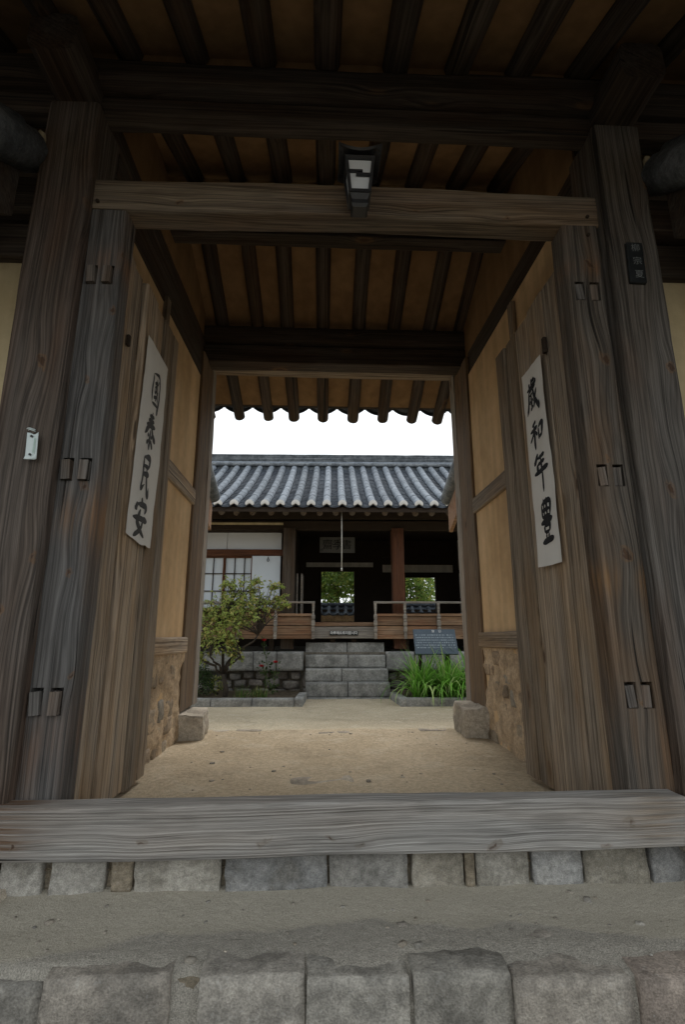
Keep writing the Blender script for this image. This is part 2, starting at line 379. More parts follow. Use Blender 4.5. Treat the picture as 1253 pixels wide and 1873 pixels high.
def tube_mesh(paths, seg=6):
    """paths: list of [(point, radius), ...] -> one tapering tube each"""
    vs_, fs = [], []
    for pts in paths:
        base = len(vs_); n = len(pts)
        for i, (p, r) in enumerate(pts):
            p = Vector(p); d = (Vector(pts[min(i + 1, n - 1)][0]) - Vector(pts[max(i - 1, 0)][0])).normalized()
            a = d.orthogonal().normalized() if i == 0 else (a - d * a.dot(d)).normalized(); c = d.cross(a)
            for j in range(seg):
                t = 2 * math.pi * j / seg; vs_.append(p + (a * math.cos(t) + c * math.sin(t)) * r)
        for i in range(n - 1):
            for j in range(seg):
                q, q2 = base + i * seg + j, base + i * seg + (j + 1) % seg; fs.append((q, q2, q2 + seg, q + seg))
        fs.append(tuple(base + j for j in range(seg))[::-1]); fs.append(tuple(base + (n - 1) * seg + j for j in range(seg)))
    return mesh(vs_, fs, True)
def text_mesh(body, size, depth=.0, align='CENTER', bold=0.):
    c = bpy.data.curves.new('t', 'FONT'); c.body = body; c.size = size; c.align_x = align; c.align_y = 'CENTER'; c.extrude = depth; c.offset = bold
    o = bpy.data.objects.new('t', c); sc.collection.objects.link(o); bpy.context.view_layer.update()
    me = bpy.data.meshes.new_from_object(o.evaluated_get(bpy.context.evaluated_depsgraph_get())); bpy.data.objects.remove(o)
    bpy.data.curves.remove(c); me.materials.clear(); return me

# ================================================================== GROUND
GZ = -1.2
def court(x, y): return GZ + .010 * nz((x * .8, y * .8, 0)) + .006 * nz((x * 3, y * 3, 1))
gm = grid(90, 70, (-12, 12), (1.2, 22), lambda X, Y: court(X, Y))
# carry the same sheet out to the horizon
bm = bmesh.new(); bm.from_mesh(gm)
edge = [e for e in bm.edges if e.is_boundary]
ret = bmesh.ops.extrude_edge_only(bm, edges=edge)
for v in [g for g in ret['geom'] if isinstance(g, bmesh.types.BMVert)]:
    v.co.x *= 120; v.co.y = (v.co.y - 11) * 120; v.co.z = GZ
bm.to_mesh(gm); bm.free()
struct(add('ground', gm, 'court', fr='H'))
bounce_blocker = grid(60, 20, (-30, 30), (-14, 1.5), lambda X, Y: GZ + .006)  # unseen dark sheet added to cut bounce light under the front eave
struct(add('bounce_blocker', bounce_blocker, 'bounce_dark'))
PF = -.82
def pfloor(x, y):
    z = PF + .03 * max(0, (3.2 - y)) * .5 + .008 * nz((x * 1.6, y * 1.6, 3)) + .004 * nz((x * 6, y * 6, 2))
    e = 4.52 + .06 * nz((x * 2.3, 0, 5)) + .03 * nz((x * 8, 0, 5))
    if y > e: z -= min(.36, (y - e) * 1.5)
    return z
pfm = grid(70, 70, (-1.35, 1.62), (1.98, 4.85), pfloor)
pf = struct(add('passage_floor', pfm, 'sand'))
for (x, y, sx, sy, r) in ((-.84, 4.47, .20, .12, .1), (-.58, 4.49, .22, .10, -.05), (.14, 4.36, .30, .12, .03), (.95, 4.45, .24, .12, 0)):
    stone('threshold_stone', pf, (x, y, PF - .022), (sx, sy, .05), 'footstone', r, n=4, amp=.05)
stone('flat_stone', pf, (.02, 3.05, pfloor(.02, 3.05) - .021), (.36, .17, .045), 'footstone', .1, n=5, amp=.06)
for i in range(70):
    x, y = random.uniform(-.85, 1.1), random.uniform(2.1, 4.4); s = random.uniform(.006, .013) if i > 10 else random.uniform(.014, .024)
    stone('pebble', pf, (x, y, pfloor(x, y)), (s * 1.4, s, s * .7), random.choice(('stone', 'sstone', 'footstone')), random.uniform(0, 3), n=2, amp=.1)

# ------------------------------------------------------------------ front step
SZ = -.882
def stepz(x, y):
    z = SZ + .008 * nz((x * 2.2, y * 2.2, 8)) + .004 * nz((x * 8, y * 8, 8))
    z += .02 * max(0, (y - 1.8)) / .2
    z -= .016 * max(0, (1.66 + .05 * nz((x * 3, 0, 1)) + .02 * nz((x * 11, 0, 1)) - y)) / .1
    return z
def stepe(x): return 1.560 - .048 * x + .012 * nz((x * 5, 2, 0)) + .006 * nz((x * 19, 2, 0))
sm_ = grid(130, 26, (-1.7, 2.1), (0, 1), lambda X, Y: 0)
for v in sm_.vertices:
    x, t = v.co.x, v.co.y
    if t < .1: v.co = (x, stepe(x) + .03 * t / .1 + (.012 if t < .01 else 0), stepz(x, 1.6) - .20 * (1 - t / .1) ** 2)
    else: y = stepe(x) + .03 + (1.99 - stepe(x) - .03) * (t - .1) / .9; v.co = (x, y, stepz(x, y))
st = struct(add('entrance_step', sm_, 'step'))
box('step_core', st, (-1.7, 2.1), (1.64, 1.98), (GZ - .05, SZ - .05), 'bedmortar')
for x0, x1, yf, ln, col, dz in ((-1.45, -1.10, 1.60, .2, 'bstone', -.01), (-1.10, -.715, 1.60, .18, 'bstone', -.03), (-.715, -.385, 1.575, .19, 'bstone', -.008), (-.39, -.30, 1.60, .10, 'mortar', -.03),
                        (-.305, -.033, 1.56, .17, 'bstone', -.008), (-.025, .245, 1.545, .18, 'bstone', -.01), (.255, .51, 1.54, .19, 'bstone', -.004),
                        (.515, .825, 1.52, .25, 'bstone', -.012), (.845, 1.2, 1.50, .26, 'redstone', -.008), (1.21, 1.6, 1.5, .25, 'bstone', 0)):
    stone('edge_stone', st, ((x0 + x1) / 2, yf + ln / 2, SZ - .158 + dz), (x1 - x0 + .004, ln, .33), col, random.uniform(-.02, .02), n=10, rnd=.09, amp=.032, chip=.55)
for i in range(46):
    x, y = random.uniform(-.95, 1.3), random.uniform(1.60, 1.92); s = random.uniform(.005, .010) if i > 9 else random.uniform(.012, .026)
    stone('pebble', st, (x, y, stepz(x, y)), (s * 1.5, s, s * .6), random.choice(('stone', 'bstone')), random.uniform(0, 3), n=2, amp=.1)

# ================================================================== GATE
gate = thing('timber_gate', 'weathered timber gate house with open plank doors and log rafters', 'gate', (.13, 3.15, PF))
LP, RP = (-1.315, -1.075), (1.335, 1.57)          # front posts
mpostL = wood('left_post_wood', (0.144, 0.1136, 0.092), (0.024, 0.0184, 0.0144), (0.136, 0.0704, 0.0384), ring=62, gray=.15, warmamt=.5,
              knots=((1.95, .055, .05, 1.), (1.13, -.02, .045, .6), (.93, .075, .035, .8), (2.75, -.05, .05, .5), (.3, .03, .05, .5)), vary=.05)
mpostR = wood('right_post_wood', (0.152, 0.132, 0.112), (0.024, 0.02, 0.016), (0.128, 0.068, 0.036), ring=60, gray=.22, warmamt=.45,
              knots=((1.98, -.005, .04, 1.), (1.42, .06, .045, 1.), (.75, .02, .045, .6), (2.5, .06, .05, .7), (2.95, -.03, .04, .5)), vary=.05)
mjambL = wood('left_jamb_wood', (0.16, 0.152, 0.144), (0.0256, 0.0232, 0.0216), (0.224, 0.116, 0.048), ring=50, gray=.3, warmamt=.3,
              knots=((0.68, -.03, .03, 1.), (1.41, .0, .035, 1.), (2.51, -.05, .03, .9), (2.21, -.03, .035, 1.), (1.88, .04, .025, .7), (1.06, .02, .03, .9)), vary=.05,
              stains=((1.28, .12, .6, (.30, .15, .055)), (.41, .12, .6, (.15, .08, .045)), (2.48, .07, .6, (.26, .12, .045))))
mjambR = wood('right_jamb_wood', (0.16, 0.136, 0.1104), (0.0248, 0.02, 0.016), (0.208, 0.112, 0.048), ring=55, gray=.15, warmamt=.5,
              knots=((1.14, .02, .05, 1.), (2.04, .0, .05, 1.), (2.53, .02, .035, .8), (1.56, .05, .025, .6), (0.56, .02, .03, .7)), vary=.05,
              stains=((.38, .16, .6, (.20, .11, .055)), (1.04, .07, .55, (.27, .14, .05)), (2.51, .05, .5, (.24, .11, .045))))
msill = wood('sill_wood', (0.44, 0.4235, 0.396), (0.165, 0.154, 0.1408), (0.33, 0.22, 0.132), ring=85, ringc=.25, swirl=.25, gray=.15, warmamt=.2, halo=(.17, .135, .10), fs=2., mc=.34,
             knots=((.58, .02, .03, .7), (.98, .01, .03, .6), (1.20, .005, .032, .8), (1.30, -.02, .025, .6), (1.77, -.02, .03, .7), (2.15, -.045, .028, .6), (2.25, .03, .04, .6), (.16, .01, .025, .9)), vary=.05,
             stains=((2.36, .12, .7, (.22, .16, .105)), (.10, .13, 1.2, (.12, .075, .048))))
mlint = wood('lintel_wood', (.28, .225, .165), (.05, .038, .027), (.25, .14, .065), ring=70, gray=.35, warmamt=.5,
             knots=((.42, .0, .03, .7), (1.55, .0, .03, .7), (1.98, -.03, .03, .7)), vary=.05)
PB = -.86
for (a, c), m in ((LP, mpostL), (RP, mpostR)):
    timber('front_post', gate, ((a + c) / 2, 2.07, PB), ((a + c) / 2, 2.07, 2.45), c - a, .25, m, amp=.006, bev=.016, warp=.012)
    stone('foot_stone', gate, ((a + c) / 2 + (-.06 if a < 0 else .06), 2.04, PB - .07), (.44, .46, .17), 'stone', n=6)
# sill and lintel
timber('sill_beam', gate, (-1.16, 1.952, -.672), (1.30, 1.952, -.656), .162, .105, msill, amp=.006, bev=.012, step=.05, end_amp=.01, warp=.014)
timber('lintel', gate, (-1.10, 2.062, 1.995), (1.36, 2.062, 1.993), .172, .125, mlint, amp=.006, bev=.014, step=.06, warp=.018)
# jambs with real mortises and the tenons in them
def jamb(cx, wd, m, tz, flip):
    me = timber_mesh(1.908 + .84, wd, .125, .012, .005, seed=sd_(), warp=.01)
    Mx = axis_m((cx, 2.072, -.84), (cx, 2.072, 1.908), (0, -1, 0))
    o = add('door_jamb', me, m, gate, Mx)
    bmc = bmesh.new(); spots = []
    for z, xs in tz:
        for x in xs:
            r = bmesh.ops.create_cube(bmc, size=1, matrix=T(x, 2.02, z) @ Matrix.Diagonal((.046, .10, .098, 1)))
            spots.append((x, z))
    cm = bpy.data.meshes.new('cut'); bmc.to_mesh(cm); bmc.free(); cm.transform(Mx.inverted())
    co = bpy.data.objects.new('cut', cm); sc.collection.objects.link(co); co.parent = gate; co.matrix_basis = o.matrix_basis.copy()
    md = o.modifiers.new('b', 'BOOLEAN'); md.object = co; md.operation = 'DIFFERENCE'; md.solver = 'EXACT'
    bpy.context.view_layer.update()
    nm = bpy.data.meshes.new_from_object(o.evaluated_get(bpy.context.evaluated_depsgraph_get()))
    o.modifiers.clear(); o.data = nm; bpy.data.objects.remove(co)
    nm.materials.clear(); nm.materials.append(m)
    for k, (x, z) in enumerate(spots):
        pr = -.006 if flip else .012
        timber('tenon', o, (x - .004 * (1 if k % 2 else -1), 2.03 - pr, z - .046), (x - .003, 2.03 - pr, z + .036), .036, .055, 'wood', bev=.004, amp=.003, step=.02)
    return o
jL = jamb(-1.005, .165, mjambL, ((1.556, (-1.045, -.972)), (.637, (-1.042, -.97)), (-.262, (-1.045, -.973))), False)
jR = jamb(1.244, .18, mjambR, ((1.546, (1.207, 1.28)), (.642, (1.207, 1.277)), (-.251, (1.212, 1.277))), True)
# small peg holes read as dark plugs
for x, z, y in ((-1.055, 1.945, 1.998), (1.285, 1.955, 1.998), (1.275, 1.85, 2.000)):
    log('peg', gate, (x, y - .001, z), (x, y + .03, z), .0085, .0085, 'darkwood', seg=10, amp=0)
# beams over the posts
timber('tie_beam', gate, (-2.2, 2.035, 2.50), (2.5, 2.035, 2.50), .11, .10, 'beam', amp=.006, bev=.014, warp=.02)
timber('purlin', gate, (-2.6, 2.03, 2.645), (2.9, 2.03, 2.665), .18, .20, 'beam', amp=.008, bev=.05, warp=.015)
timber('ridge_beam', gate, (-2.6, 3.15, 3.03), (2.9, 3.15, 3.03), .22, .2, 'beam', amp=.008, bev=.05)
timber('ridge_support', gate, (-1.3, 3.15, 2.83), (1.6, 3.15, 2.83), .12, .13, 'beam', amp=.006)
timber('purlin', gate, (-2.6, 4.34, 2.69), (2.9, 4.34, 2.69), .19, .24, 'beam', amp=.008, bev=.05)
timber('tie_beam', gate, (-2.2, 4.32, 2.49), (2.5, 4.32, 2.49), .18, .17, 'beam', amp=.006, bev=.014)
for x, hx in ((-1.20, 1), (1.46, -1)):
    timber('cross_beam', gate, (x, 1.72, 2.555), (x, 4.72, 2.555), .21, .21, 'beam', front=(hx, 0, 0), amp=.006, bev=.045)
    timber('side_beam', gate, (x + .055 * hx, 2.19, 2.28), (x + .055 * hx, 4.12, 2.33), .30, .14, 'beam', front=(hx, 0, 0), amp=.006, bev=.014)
# rear posts and rear frame
for x, hx, X in ((-1.175, 1, -1.06), (1.415, -1, 1.30)):
    timber('rear_post', gate, (x, 4.30, -.62), (x, 4.30, 2.42), .23, .40, M['rearpost'], amp=.006, bev=.014, warp=.01)
    timber('rear_frame', gate, (X - hx * .04, 4.575, -.62), (X - hx * .04, 4.575, 2.47), .085, .15, 'greyrail', amp=.004, bev=.008, warp=.008)
timber('rear_lintel', gate, (-1.15, 4.575, 2.53), (1.39, 4.575, 2.53), .12, .14, 'plank', amp=.004, bev=.01, warp=.01)
stone('foot_stone', gate, (-1.12, 4.31, -.745), (.45, .48, .22), 'footstone', .15, n=9, rnd=.2, amp=.06, chip=.8)
stone('foot_stone', gate, (1.39, 4.31, -.725), (.52, .48, .26), 'footstone', -.1, n=9, rnd=.2, amp=.06, chip=.8)
# rafters and ceiling
XR = [-2.27, -1.93, -1.60, -1.28, -.965, -.64, -.33, .0, .345, .675, 1.005, 1.31, 1.64, 1.97, 2.3]
SLP = .42
for x in XR:
    j = random.uniform(-.015, .015)
    ra = random.uniform(.058, .07)
    log('rafter', gate, (x + j, 3.13, 3.285), (x + j, .42, 3.285 - SLP * 2.71), ra, ra * .95, 'rafter', step=.15)  # front eave lengthened out of view to dim the upper posts
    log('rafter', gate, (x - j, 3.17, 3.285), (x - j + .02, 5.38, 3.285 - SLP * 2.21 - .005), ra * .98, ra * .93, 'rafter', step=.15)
def slab(name, pts, x, t, mat, parent, fr='G'):
    vs_ = []; fs = []; n = len(pts)
    for X in x:
        for (y, z) in pts: vs_.append((X, y, z))
        for (y, z) in pts: vs_.append((X, y, z + t))
    m2 = 2 * n
    for i in range(n - 1):
        fs += [(i, i + 1, m2 + i + 1, m2 + i), (n + i, m2 + n + i, m2 + n + i + 1, n + i + 1), (i, n + i, n + i + 1, i + 1), (m2 + i, m2 + i + 1, m2 + n + i + 1, m2 + n + i)]
    fs += [(0, m2, m2 + n, n), (n - 1, 2 * n - 1, m2 + 2 * n - 1, m2 + n - 1)]
    me = mesh(vs_, fs); bm = bmesh.new(); bm.from_mesh(me); bmesh.ops.recalc_face_normals(bm, faces=bm.faces); bm.to_mesh(me); bm.free()
    return add(name, me, mat, parent, None, fr)
zr = 3.285 + .018
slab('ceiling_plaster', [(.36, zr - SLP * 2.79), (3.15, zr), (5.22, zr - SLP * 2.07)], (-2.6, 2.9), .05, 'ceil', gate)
# clay infill between the rafters on each purlin
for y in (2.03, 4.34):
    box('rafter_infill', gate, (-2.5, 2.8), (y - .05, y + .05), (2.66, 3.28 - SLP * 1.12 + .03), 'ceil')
# roof covering (tile rows are added below with the hall's tile meshes)
# side walls of the passage
def side_wall(X, hx, Y0, zm, zl, lean):
    """X: plane of the wall, hx: direction it faces"""
    wl = box('side_wall', gate, sorted((X - hx * .14, X)), (2.20, 4.12), (-.86, 2.24), 'ochre')
    box('upper_infill', gate, sorted((X - hx * .15, X - hx * .02)), (2.15, 4.2), (2.24, 3.1), 'ceil')  # darker ceiling plaster here paints in the shade high on the wall
    timber('wall_rail', wl, (X, Y0, zm), (X, 4.11, zm - .02), .13, .05, 'plank', front=(hx, 0, 0), amp=.005, bev=.008)
    timber('wall_rail', wl, (X + hx * .01, Y0, zl), (X + hx * .01, 4.11, zl - .02), .115, .07, 'plank', front=(hx, 0, 0), amp=.006, bev=.012)
    timber('wall_stud', wl, (X + hx * .004, Y0 - .03, -.78), (X + hx * .004, Y0 - .03, 2.2), .08, .05, 'plank', front=(hx, 0, 0), amp=.004, bev=.008)
    mud = grid(40, 36, (2.9, 4.12), (-.88, zl - .05), lambda a, b: .0)
    for v in mud.vertices:
        y, z = v.co.x, v.co.y
        v.co = (X + hx * (.012 + .028 * nz((y * 5, z * 5, 2), X) + .012 * nz((y * 17, z * 17, 2), X)), y, z)
    if hx > 0: mud.flip_normals()
    mo = add('clay_base', mud, 'mud', wl)
    yy = Y0 + .02
    for row in range(6):
        y = Y0 - .1 + random.uniform(0, .1); z = -.80 + row * .118
        while y < 4.0:
            L = random.uniform(.10, .24); hgt = random.uniform(.08, .15)
            if random.random() < .5:
                stone('wall_stone', wl, (X - hx * .034, y + L / 2, z + random.uniform(-.02, .03)), (.10, L * .92, hgt), random.choice(('mudstone', 'mudstone', 'stone')), 0, n=5, rnd=.3, amp=.07)
            y += L + .03
side_wall(-1.08, 1, 3.10, 1.09, -.105, 0)
side_wall(1.32, -1, 3.05, 1.04, -.065, 0)

# door leaves: every plank its own piece
def leaf(X0, X1, hx, Y0, Y1, zt, widths, label, zb):
    o = bpy.data.objects.new('door_leaf', None); sc.collection.objects.link(o); o.parent = gate
    LOC[o] = T(X0, Y0, zb); o.matrix_basis = LOC[gate].inverted() @ LOC[o]; o['label'] = label
    tot = sum(widths); y = Y0
    for i, wd in enumerate(widths):
        L = wd / tot * (Y1 - Y0); yc = y + L / 2; X = X0 + (X1 - X0) * (yc - Y0) / (Y1 - Y0); off = random.choice((-.010, -.005, .0, .006, .011)) + random.uniform(-.003, .003); tw = random.uniform(-.05, .05)
        timber('plank', o, (X - hx * (.019 + off), yc, zb[i] if isinstance(zb, list) else zb + random.uniform(-.006, .008)), (X - hx * (.019 + off), yc, zt + random.uniform(-.004, .004)), L - .008, .038, 'plank',
               front=(hx, tw, 0), bev=.008, amp=.003, warp=.005)
        y += L
    for z in (1.55, .64, -.26):
        timber('ledge', o, (X0 - hx * .075, Y0, z), (X1 - hx * .075, Y1 - .05, z), .10, .06, 'plank', front=(hx, 0, 0), bev=.01)
    return o
leaf(-.985, -.965, 1, 2.13, 3.08, 1.86, (.19, .14, .20, .15, .17, .12), 'left door leaf of grey brown planks swung inwards', -.79)
leaf(1.185, 1.175, -1, 2.13, 3.03, 1.78, (.2, .21, .19, .16, .15), 'right door leaf of grey brown planks swung inwards', -.785)
box('bolt_block', gate, (1.150, 1.172), (2.30, 2.325), (1.40, 1.49), 'darkwood', .004)
box('bolt_block', gate, (-.972, -.955), (2.26, 2.285), (1.36, 1.42), 'darkwood', .004)

# stones under the sill
base = thing('sill_footing', 'row of squared stones in clay under the wooden sill', 'stone footing', (.1, 2.0, SZ))
box('clay_bed', base, (-1.7, 2.1), (1.995, 2.2), (GZ, -.755), 'mortar')
for x0, x1, h0, mt in ((-1.42, -1.08, .15, 'sstone'), (-1.07, -.93, .12, 'sstone'), (-.90, -.72, .125, 'sstone'), (-.70, -.63, .09, 'mortar'), (-.622, -.33, .125, 'sstone'), (-.318, .033, .128, 'sstone'), (.042, .315, .128, 'sstone'),
                       (.325, .508, .125, 'sstone'), (.515, .548, .10, 'mortar'), (.553, .742, .128, 'sstone'), (.752, .932, .12, 'sstone'), (.942, 1.168, .12, 'sstone'), (1.18, 1.40, .13, 'sstone'), (1.41, 1.7, .14, 'sstone')):
    stone('footing_stone', base, ((x0 + x1) / 2, 2.025, -.815), (x1 - x0, .13, h0 + .012), mt, random.uniform(-.05, .05), n=8, rnd=.08, amp=.034, chip=.6)
for x, z, s in ((-1.35, -.80, .3), (-1.28, -.94, .3), (1.50, -.80, .26), (1.62, -.95, .3), (1.36, -.73, .14)):
    stone('footing_stone', base, (x, 1.96, z), (s, .18, s * .55), 'stone', 0, n=6, rnd=.3, amp=.06)

# ------------------------------------------------------------------ tile meshes shared by all roofs
def cover_mesh(prof, r=.075, tile=.30, seed=0):
    """row of half-round tiles along a (y, z) profile"""
    ds = [0]
    for a, c in zip(prof, prof[1:]): ds.append(ds[-1] + math.dist(a, c))
    def at(s):
        for i in range(len(ds) - 1):
            if s <= ds[i + 1] or i == len(ds) - 2:
                t = (s - ds[i]) / (ds[i + 1] - ds[i]); a, c = prof[i], prof[i + 1]
                return (a[0] + (c[0] - a[0]) * t, a[1] + (c[1] - a[1]) * t), Vector((c[0] - a[0], c[1] - a[1])).normalized()
    L = ds[-1]; vs_, fs = [], []; seg = 9; s = 0.; k = 0
    while s < L - .02:
        e = min(L, s + tile + .02); jr = r * (1 + .05 * nz((k * 1.7, 0, 0), seed)); dx = .008 * nz((k * 2.1, 4, 0), seed)
        b0 = len(vs_)
        for q, (ss, rr) in enumerate(((s, jr * 1.03), (s + .02, jr * 1.06), (e, jr * .96))):
            (y, z), d = at(ss); up = Vector((-d.y, d.x))
            if up.y < 0: up = -up
            for j in range(seg + 1):
                a = math.pi * (j / seg) ; cx = math.cos(a) * rr + dx; hh = math.sin(a) * rr * .95
                vs_.append((cx, y + up.x * hh, z + up.y * hh))
        m = seg + 1
        for q in range(2):
            for j in range(seg): fs.append((b0 + q * m + j, b0 + q * m + j + 1, b0 + (q + 1) * m + j + 1, b0 + (q + 1) * m + j))
        fs.append(tuple(b0 + j for j in range(m)))
        s += tile; k += 1
    return mesh(vs_, fs, True)
def pan_mesh(prof, wd=.27, expo=.105, sag=.045, seed=0):
    ds = [0]
    for a, c in zip(prof, prof[1:]): ds.append(ds[-1] + math.dist(a, c))
    def at(s):
        for i in range(len(ds) - 1):
            if s <= ds[i + 1] or i == len(ds) - 2:
                t = (s - ds[i]) / (ds[i + 1] - ds[i]); a, c = prof[i], prof[i + 1]
                return (a[0] + (c[0] - a[0]) * t, a[1] + (c[1] - a[1]) * t)
    L = ds[-1]; vs_, fs = [], []; seg = 6; s = 0.; k = 0
    while s < L - .03:
        e = min(L, s + expo * 1.6); b0 = len(vs_); jz = .006 * nz((k * 1.3, 0, 0), seed); jx = .006 * nz((k * 1.9, 7, 0), seed)
        for ss, up in ((s, -.008), (s, .034), (e, .0)):
            y, z = at(ss)
            for j in range(seg + 1):
                t = j / seg * 2 - 1; vs_.append((t * wd / 2 + jx, y, z + up + jz - sag * (1 - t * t)))
        m = seg + 1
        for q in range(2):
            for j in range(seg): fs.append((b0 + q * m + j, b0 + q * m + j + 1, b0 + (q + 1) * m + j + 1, b0 + (q + 1) * m + j))
        s += expo; k += 1
    return mesh(vs_, fs, False)
def cap_mesh(r=.078, t=.05):
    """lime plug closing the end of a cover row: a half disc with a notch below"""
    vs_, fs = [], []; seg = 10
    pts = [(math.cos(math.pi * j / seg) * r, math.sin(math.pi * j / seg) * r) for j in range(seg + 1)]
    pts += [(-r * .82, -r * .35), (-r * .35, -r * .1), (0, r * .12), (r * .35, -r * .1), (r * .82, -r * .35)]
    n = len(pts)
    for y in (0, t):
        for (x, z) in pts: vs_.append((x, y, z))
    for j in range(n): fs.append((j, (j + 1) % n, n + (j + 1) % n, n + j))
    vs_.append((0, -.006, r * .45)); c = len(vs_) - 1
    for j in range(n): fs.append((j, c, (j + 1) % n))
    return mesh(vs_, fs)
# gate roof, rear slope and front slope
gr = slab('roof_bed', [(.30, zr + .055 - SLP * 2.85), (3.15, zr + .055), (5.26, zr + .055 - SLP * 2.11)], (-2.6, 2.9), .10, 'darkwood', gate)
gprof = [(5.46, zr + .172 - SLP * 2.31), (4.3, zr + .20 - SLP * 1.15), (3.2, zr + .24)]
gp, gc = pan_mesh(gprof, .30, .11, .06), cover_mesh(gprof, .08)
for i in range(17):
    x = -2.286 + .328 * i
    add('pan_tile_row', gp, 'tilepan', gr, T(x, 0, 0))
    if i: add('cover_tile_row', gc, 'tile', gr, T(x - .164, 0, .0))
timber('eave_board', gate, (-2.6, 5.35, zr + .13 - SLP * 2.21), (2.9, 5.35, zr + .13 - SLP * 2.21), .05, .06, 'beam', amp=.003)

# ------------------------------------------------------------------ wings left and right of the gate
def wing(s, X, name_label):
    """s: -1 left, 1 right; X: verge"""
    w_ = thing('wing_building', name_label, 'building', (X + s * 2, 3.1, GZ))
    xs = lambda a, c: sorted((X + s * a, X + s * c))
    box('front_wall', w_, xs(-.02, 4.5), (2.13, 2.25), (-.62, 1.70), 'cream')
    box('stone_base', w_, xs(-.02, 4.5), (2.10, 2.26), (GZ, -.62), 'mortar')
    box('rear_wall', w_, xs(.0, 4.5), (4.2, 4.32), (GZ, 1.75), 'cream')
    box('inner_gable', w_, xs(.04, .1), (2.3, 4.19), (1.7, 2.2), 'darkwood')
    timber('wall_beam', w_, (X + s * -.02, 2.16, 1.79), (X + s * 4.5, 2.16, 1.79), .18, .16, 'beam', amp=.005)
    timber('eave_purlin', w_, (X + s * -.02, 2.12, 2.02), (X + s * 4.5, 2.12, 2.02), .18, .16, 'beam', amp=.005)
    fr_ = [(1.0, 1.49), (1.45, 1.79), (1.94, 2.14), (2.4, 2.42), (3.1, 2.72)]
    rr_ = [(6.28, 1.58), (5.56, 1.87), (4.6, 2.24), (3.9, 2.48), (3.1, 2.72)]
    slab('roof_bed', fr_, xs(.10, 4.5), .08, 'darkwood', w_); slab('roof_bed', rr_, xs(.10, 4.5), .08, 'darkwood', w_)
    fv = [(y, z + .02) for y, z in fr_ if y < 2]; rv = rr_[:4]
    def tubes(pr, r, dz, nm, mt, xo):
        o = add(nm, tube_mesh([[((X + s * xo, y, z + dz), r) for y, z in pr]], 14), mt, w_); return o
    tubes(fv, .098, .0, 'verge_tile', 'tile', .02); tubes([(y, z) for y, z in fv], .05, .135, 'verge_cover_tile', 'tile', .085)
    tubes(rv, .085, .06, 'verge_tile', 'tile', .02)
    for pr in (fv, rv):
        vs_, fs = [], []
        for x in (X + s * .03, X + s * .075):
            for y, z in pr: vs_ += [(x, y, z - .05), (x, y, z - .37)]
        n = len(pr)
        for i in range(n - 1):
            a = 2 * i; q = 2 * n
            fs += [(a, a + 1, a + 3, a + 2), (q + a, q + a + 2, q + a + 3, q + a + 1), (a + 1, q + a + 1, q + a + 3, a + 3), (a, a + 2, q + a + 2, q + a)]
        fs += [(0, 2 * n, 2 * n + 1, 1), (2 * n - 2, 2 * n - 1, 4 * n - 1, 4 * n - 2)]
        me = mesh(vs_, fs); bm = bmesh.new(); bm.from_mesh(me); bmesh.ops.recalc_face_normals(bm, faces=bm.faces); bm.to_mesh(me); bm.free()
        add('barge_board', me, 'beam' if pr is fv else 'rail', w_)
    stone('lime_patch', w_, (X - s * .045, 1.935, 2.185), (.03, .03, .13), 'limewash', 0, n=4, rnd=.5, amp=.12)
    pm, cm = pan_mesh(fr_[:4], .28, .12), cover_mesh(fr_[:4], .075); pr2, cr2 = pan_mesh(rr_[:4], .28, .12), cover_mesh(rr_[:4], .075)
    for i in range(5):
        add('pan_tile_row', pm, 'tilepan', w_, T(X + s * (.28 + .29 * i), 0, .13)); add('cover_tile_row', cm, 'tile', w_, T(X + s * (.42 + .29 * i), 0, .13))
        add('pan_tile_row', pr2, 'tilepan', w_, T(X + s * (.28 + .29 * i), 0, .13)); add('cover_tile_row', cr2, 'tilecover', w_, T(X + s * (.42 + .29 * i), 0, .13))
wing(-1, -1.36, 'low wing with cream wall and dark verge tiles left of the gate')
wing(1, 1.62, 'low wing with cream wall and dark verge tiles right of the gate')

# ================================================================== MAIN HALL (frame H)
hall = thing('main_hall', 'low tiled wooden hall with open veranda across the courtyard', 'hall', (.25, 11.5, GZ), fr='H')
HF = 'H'
EY, EZ = 9.1, 2.27
hprof = [(EY, EZ), (9.8, 2.60), (10.5, 2.965), (11.3, 3.43), (12.2, 4.0)]
roof = slab('roof', [(y + .05, z - .14) for y, z in hprof], (-6.6, 7.1), .09, 'darkwood', hall, HF)
hlong = hprof + [(12.32, 4.08)]
hp, hc, hcap = pan_mesh(hlong, .27, .13, .05), cover_mesh(hlong, .075, .29), cap_mesh(.08)
box('ridge_bed', roof, (-6.6, 7.1), (12.14, 12.4), (3.85, 4.2), 'tile', fr=HF)
for i in range(47):
    x = -6.48 + .2885 * i
    x += .012 + random.uniform(-.007, .007)
    o = add('cover_tile_row', hc, 'tilecover', roof, T(x, 0, .0))
    add('pan_tile_row', hp, 'tilepan', roof, T(x + .144, 0, -.012))
    add('eave_cap', hcap, 'cap', roof, T(x, EY - .035, EZ - .005))
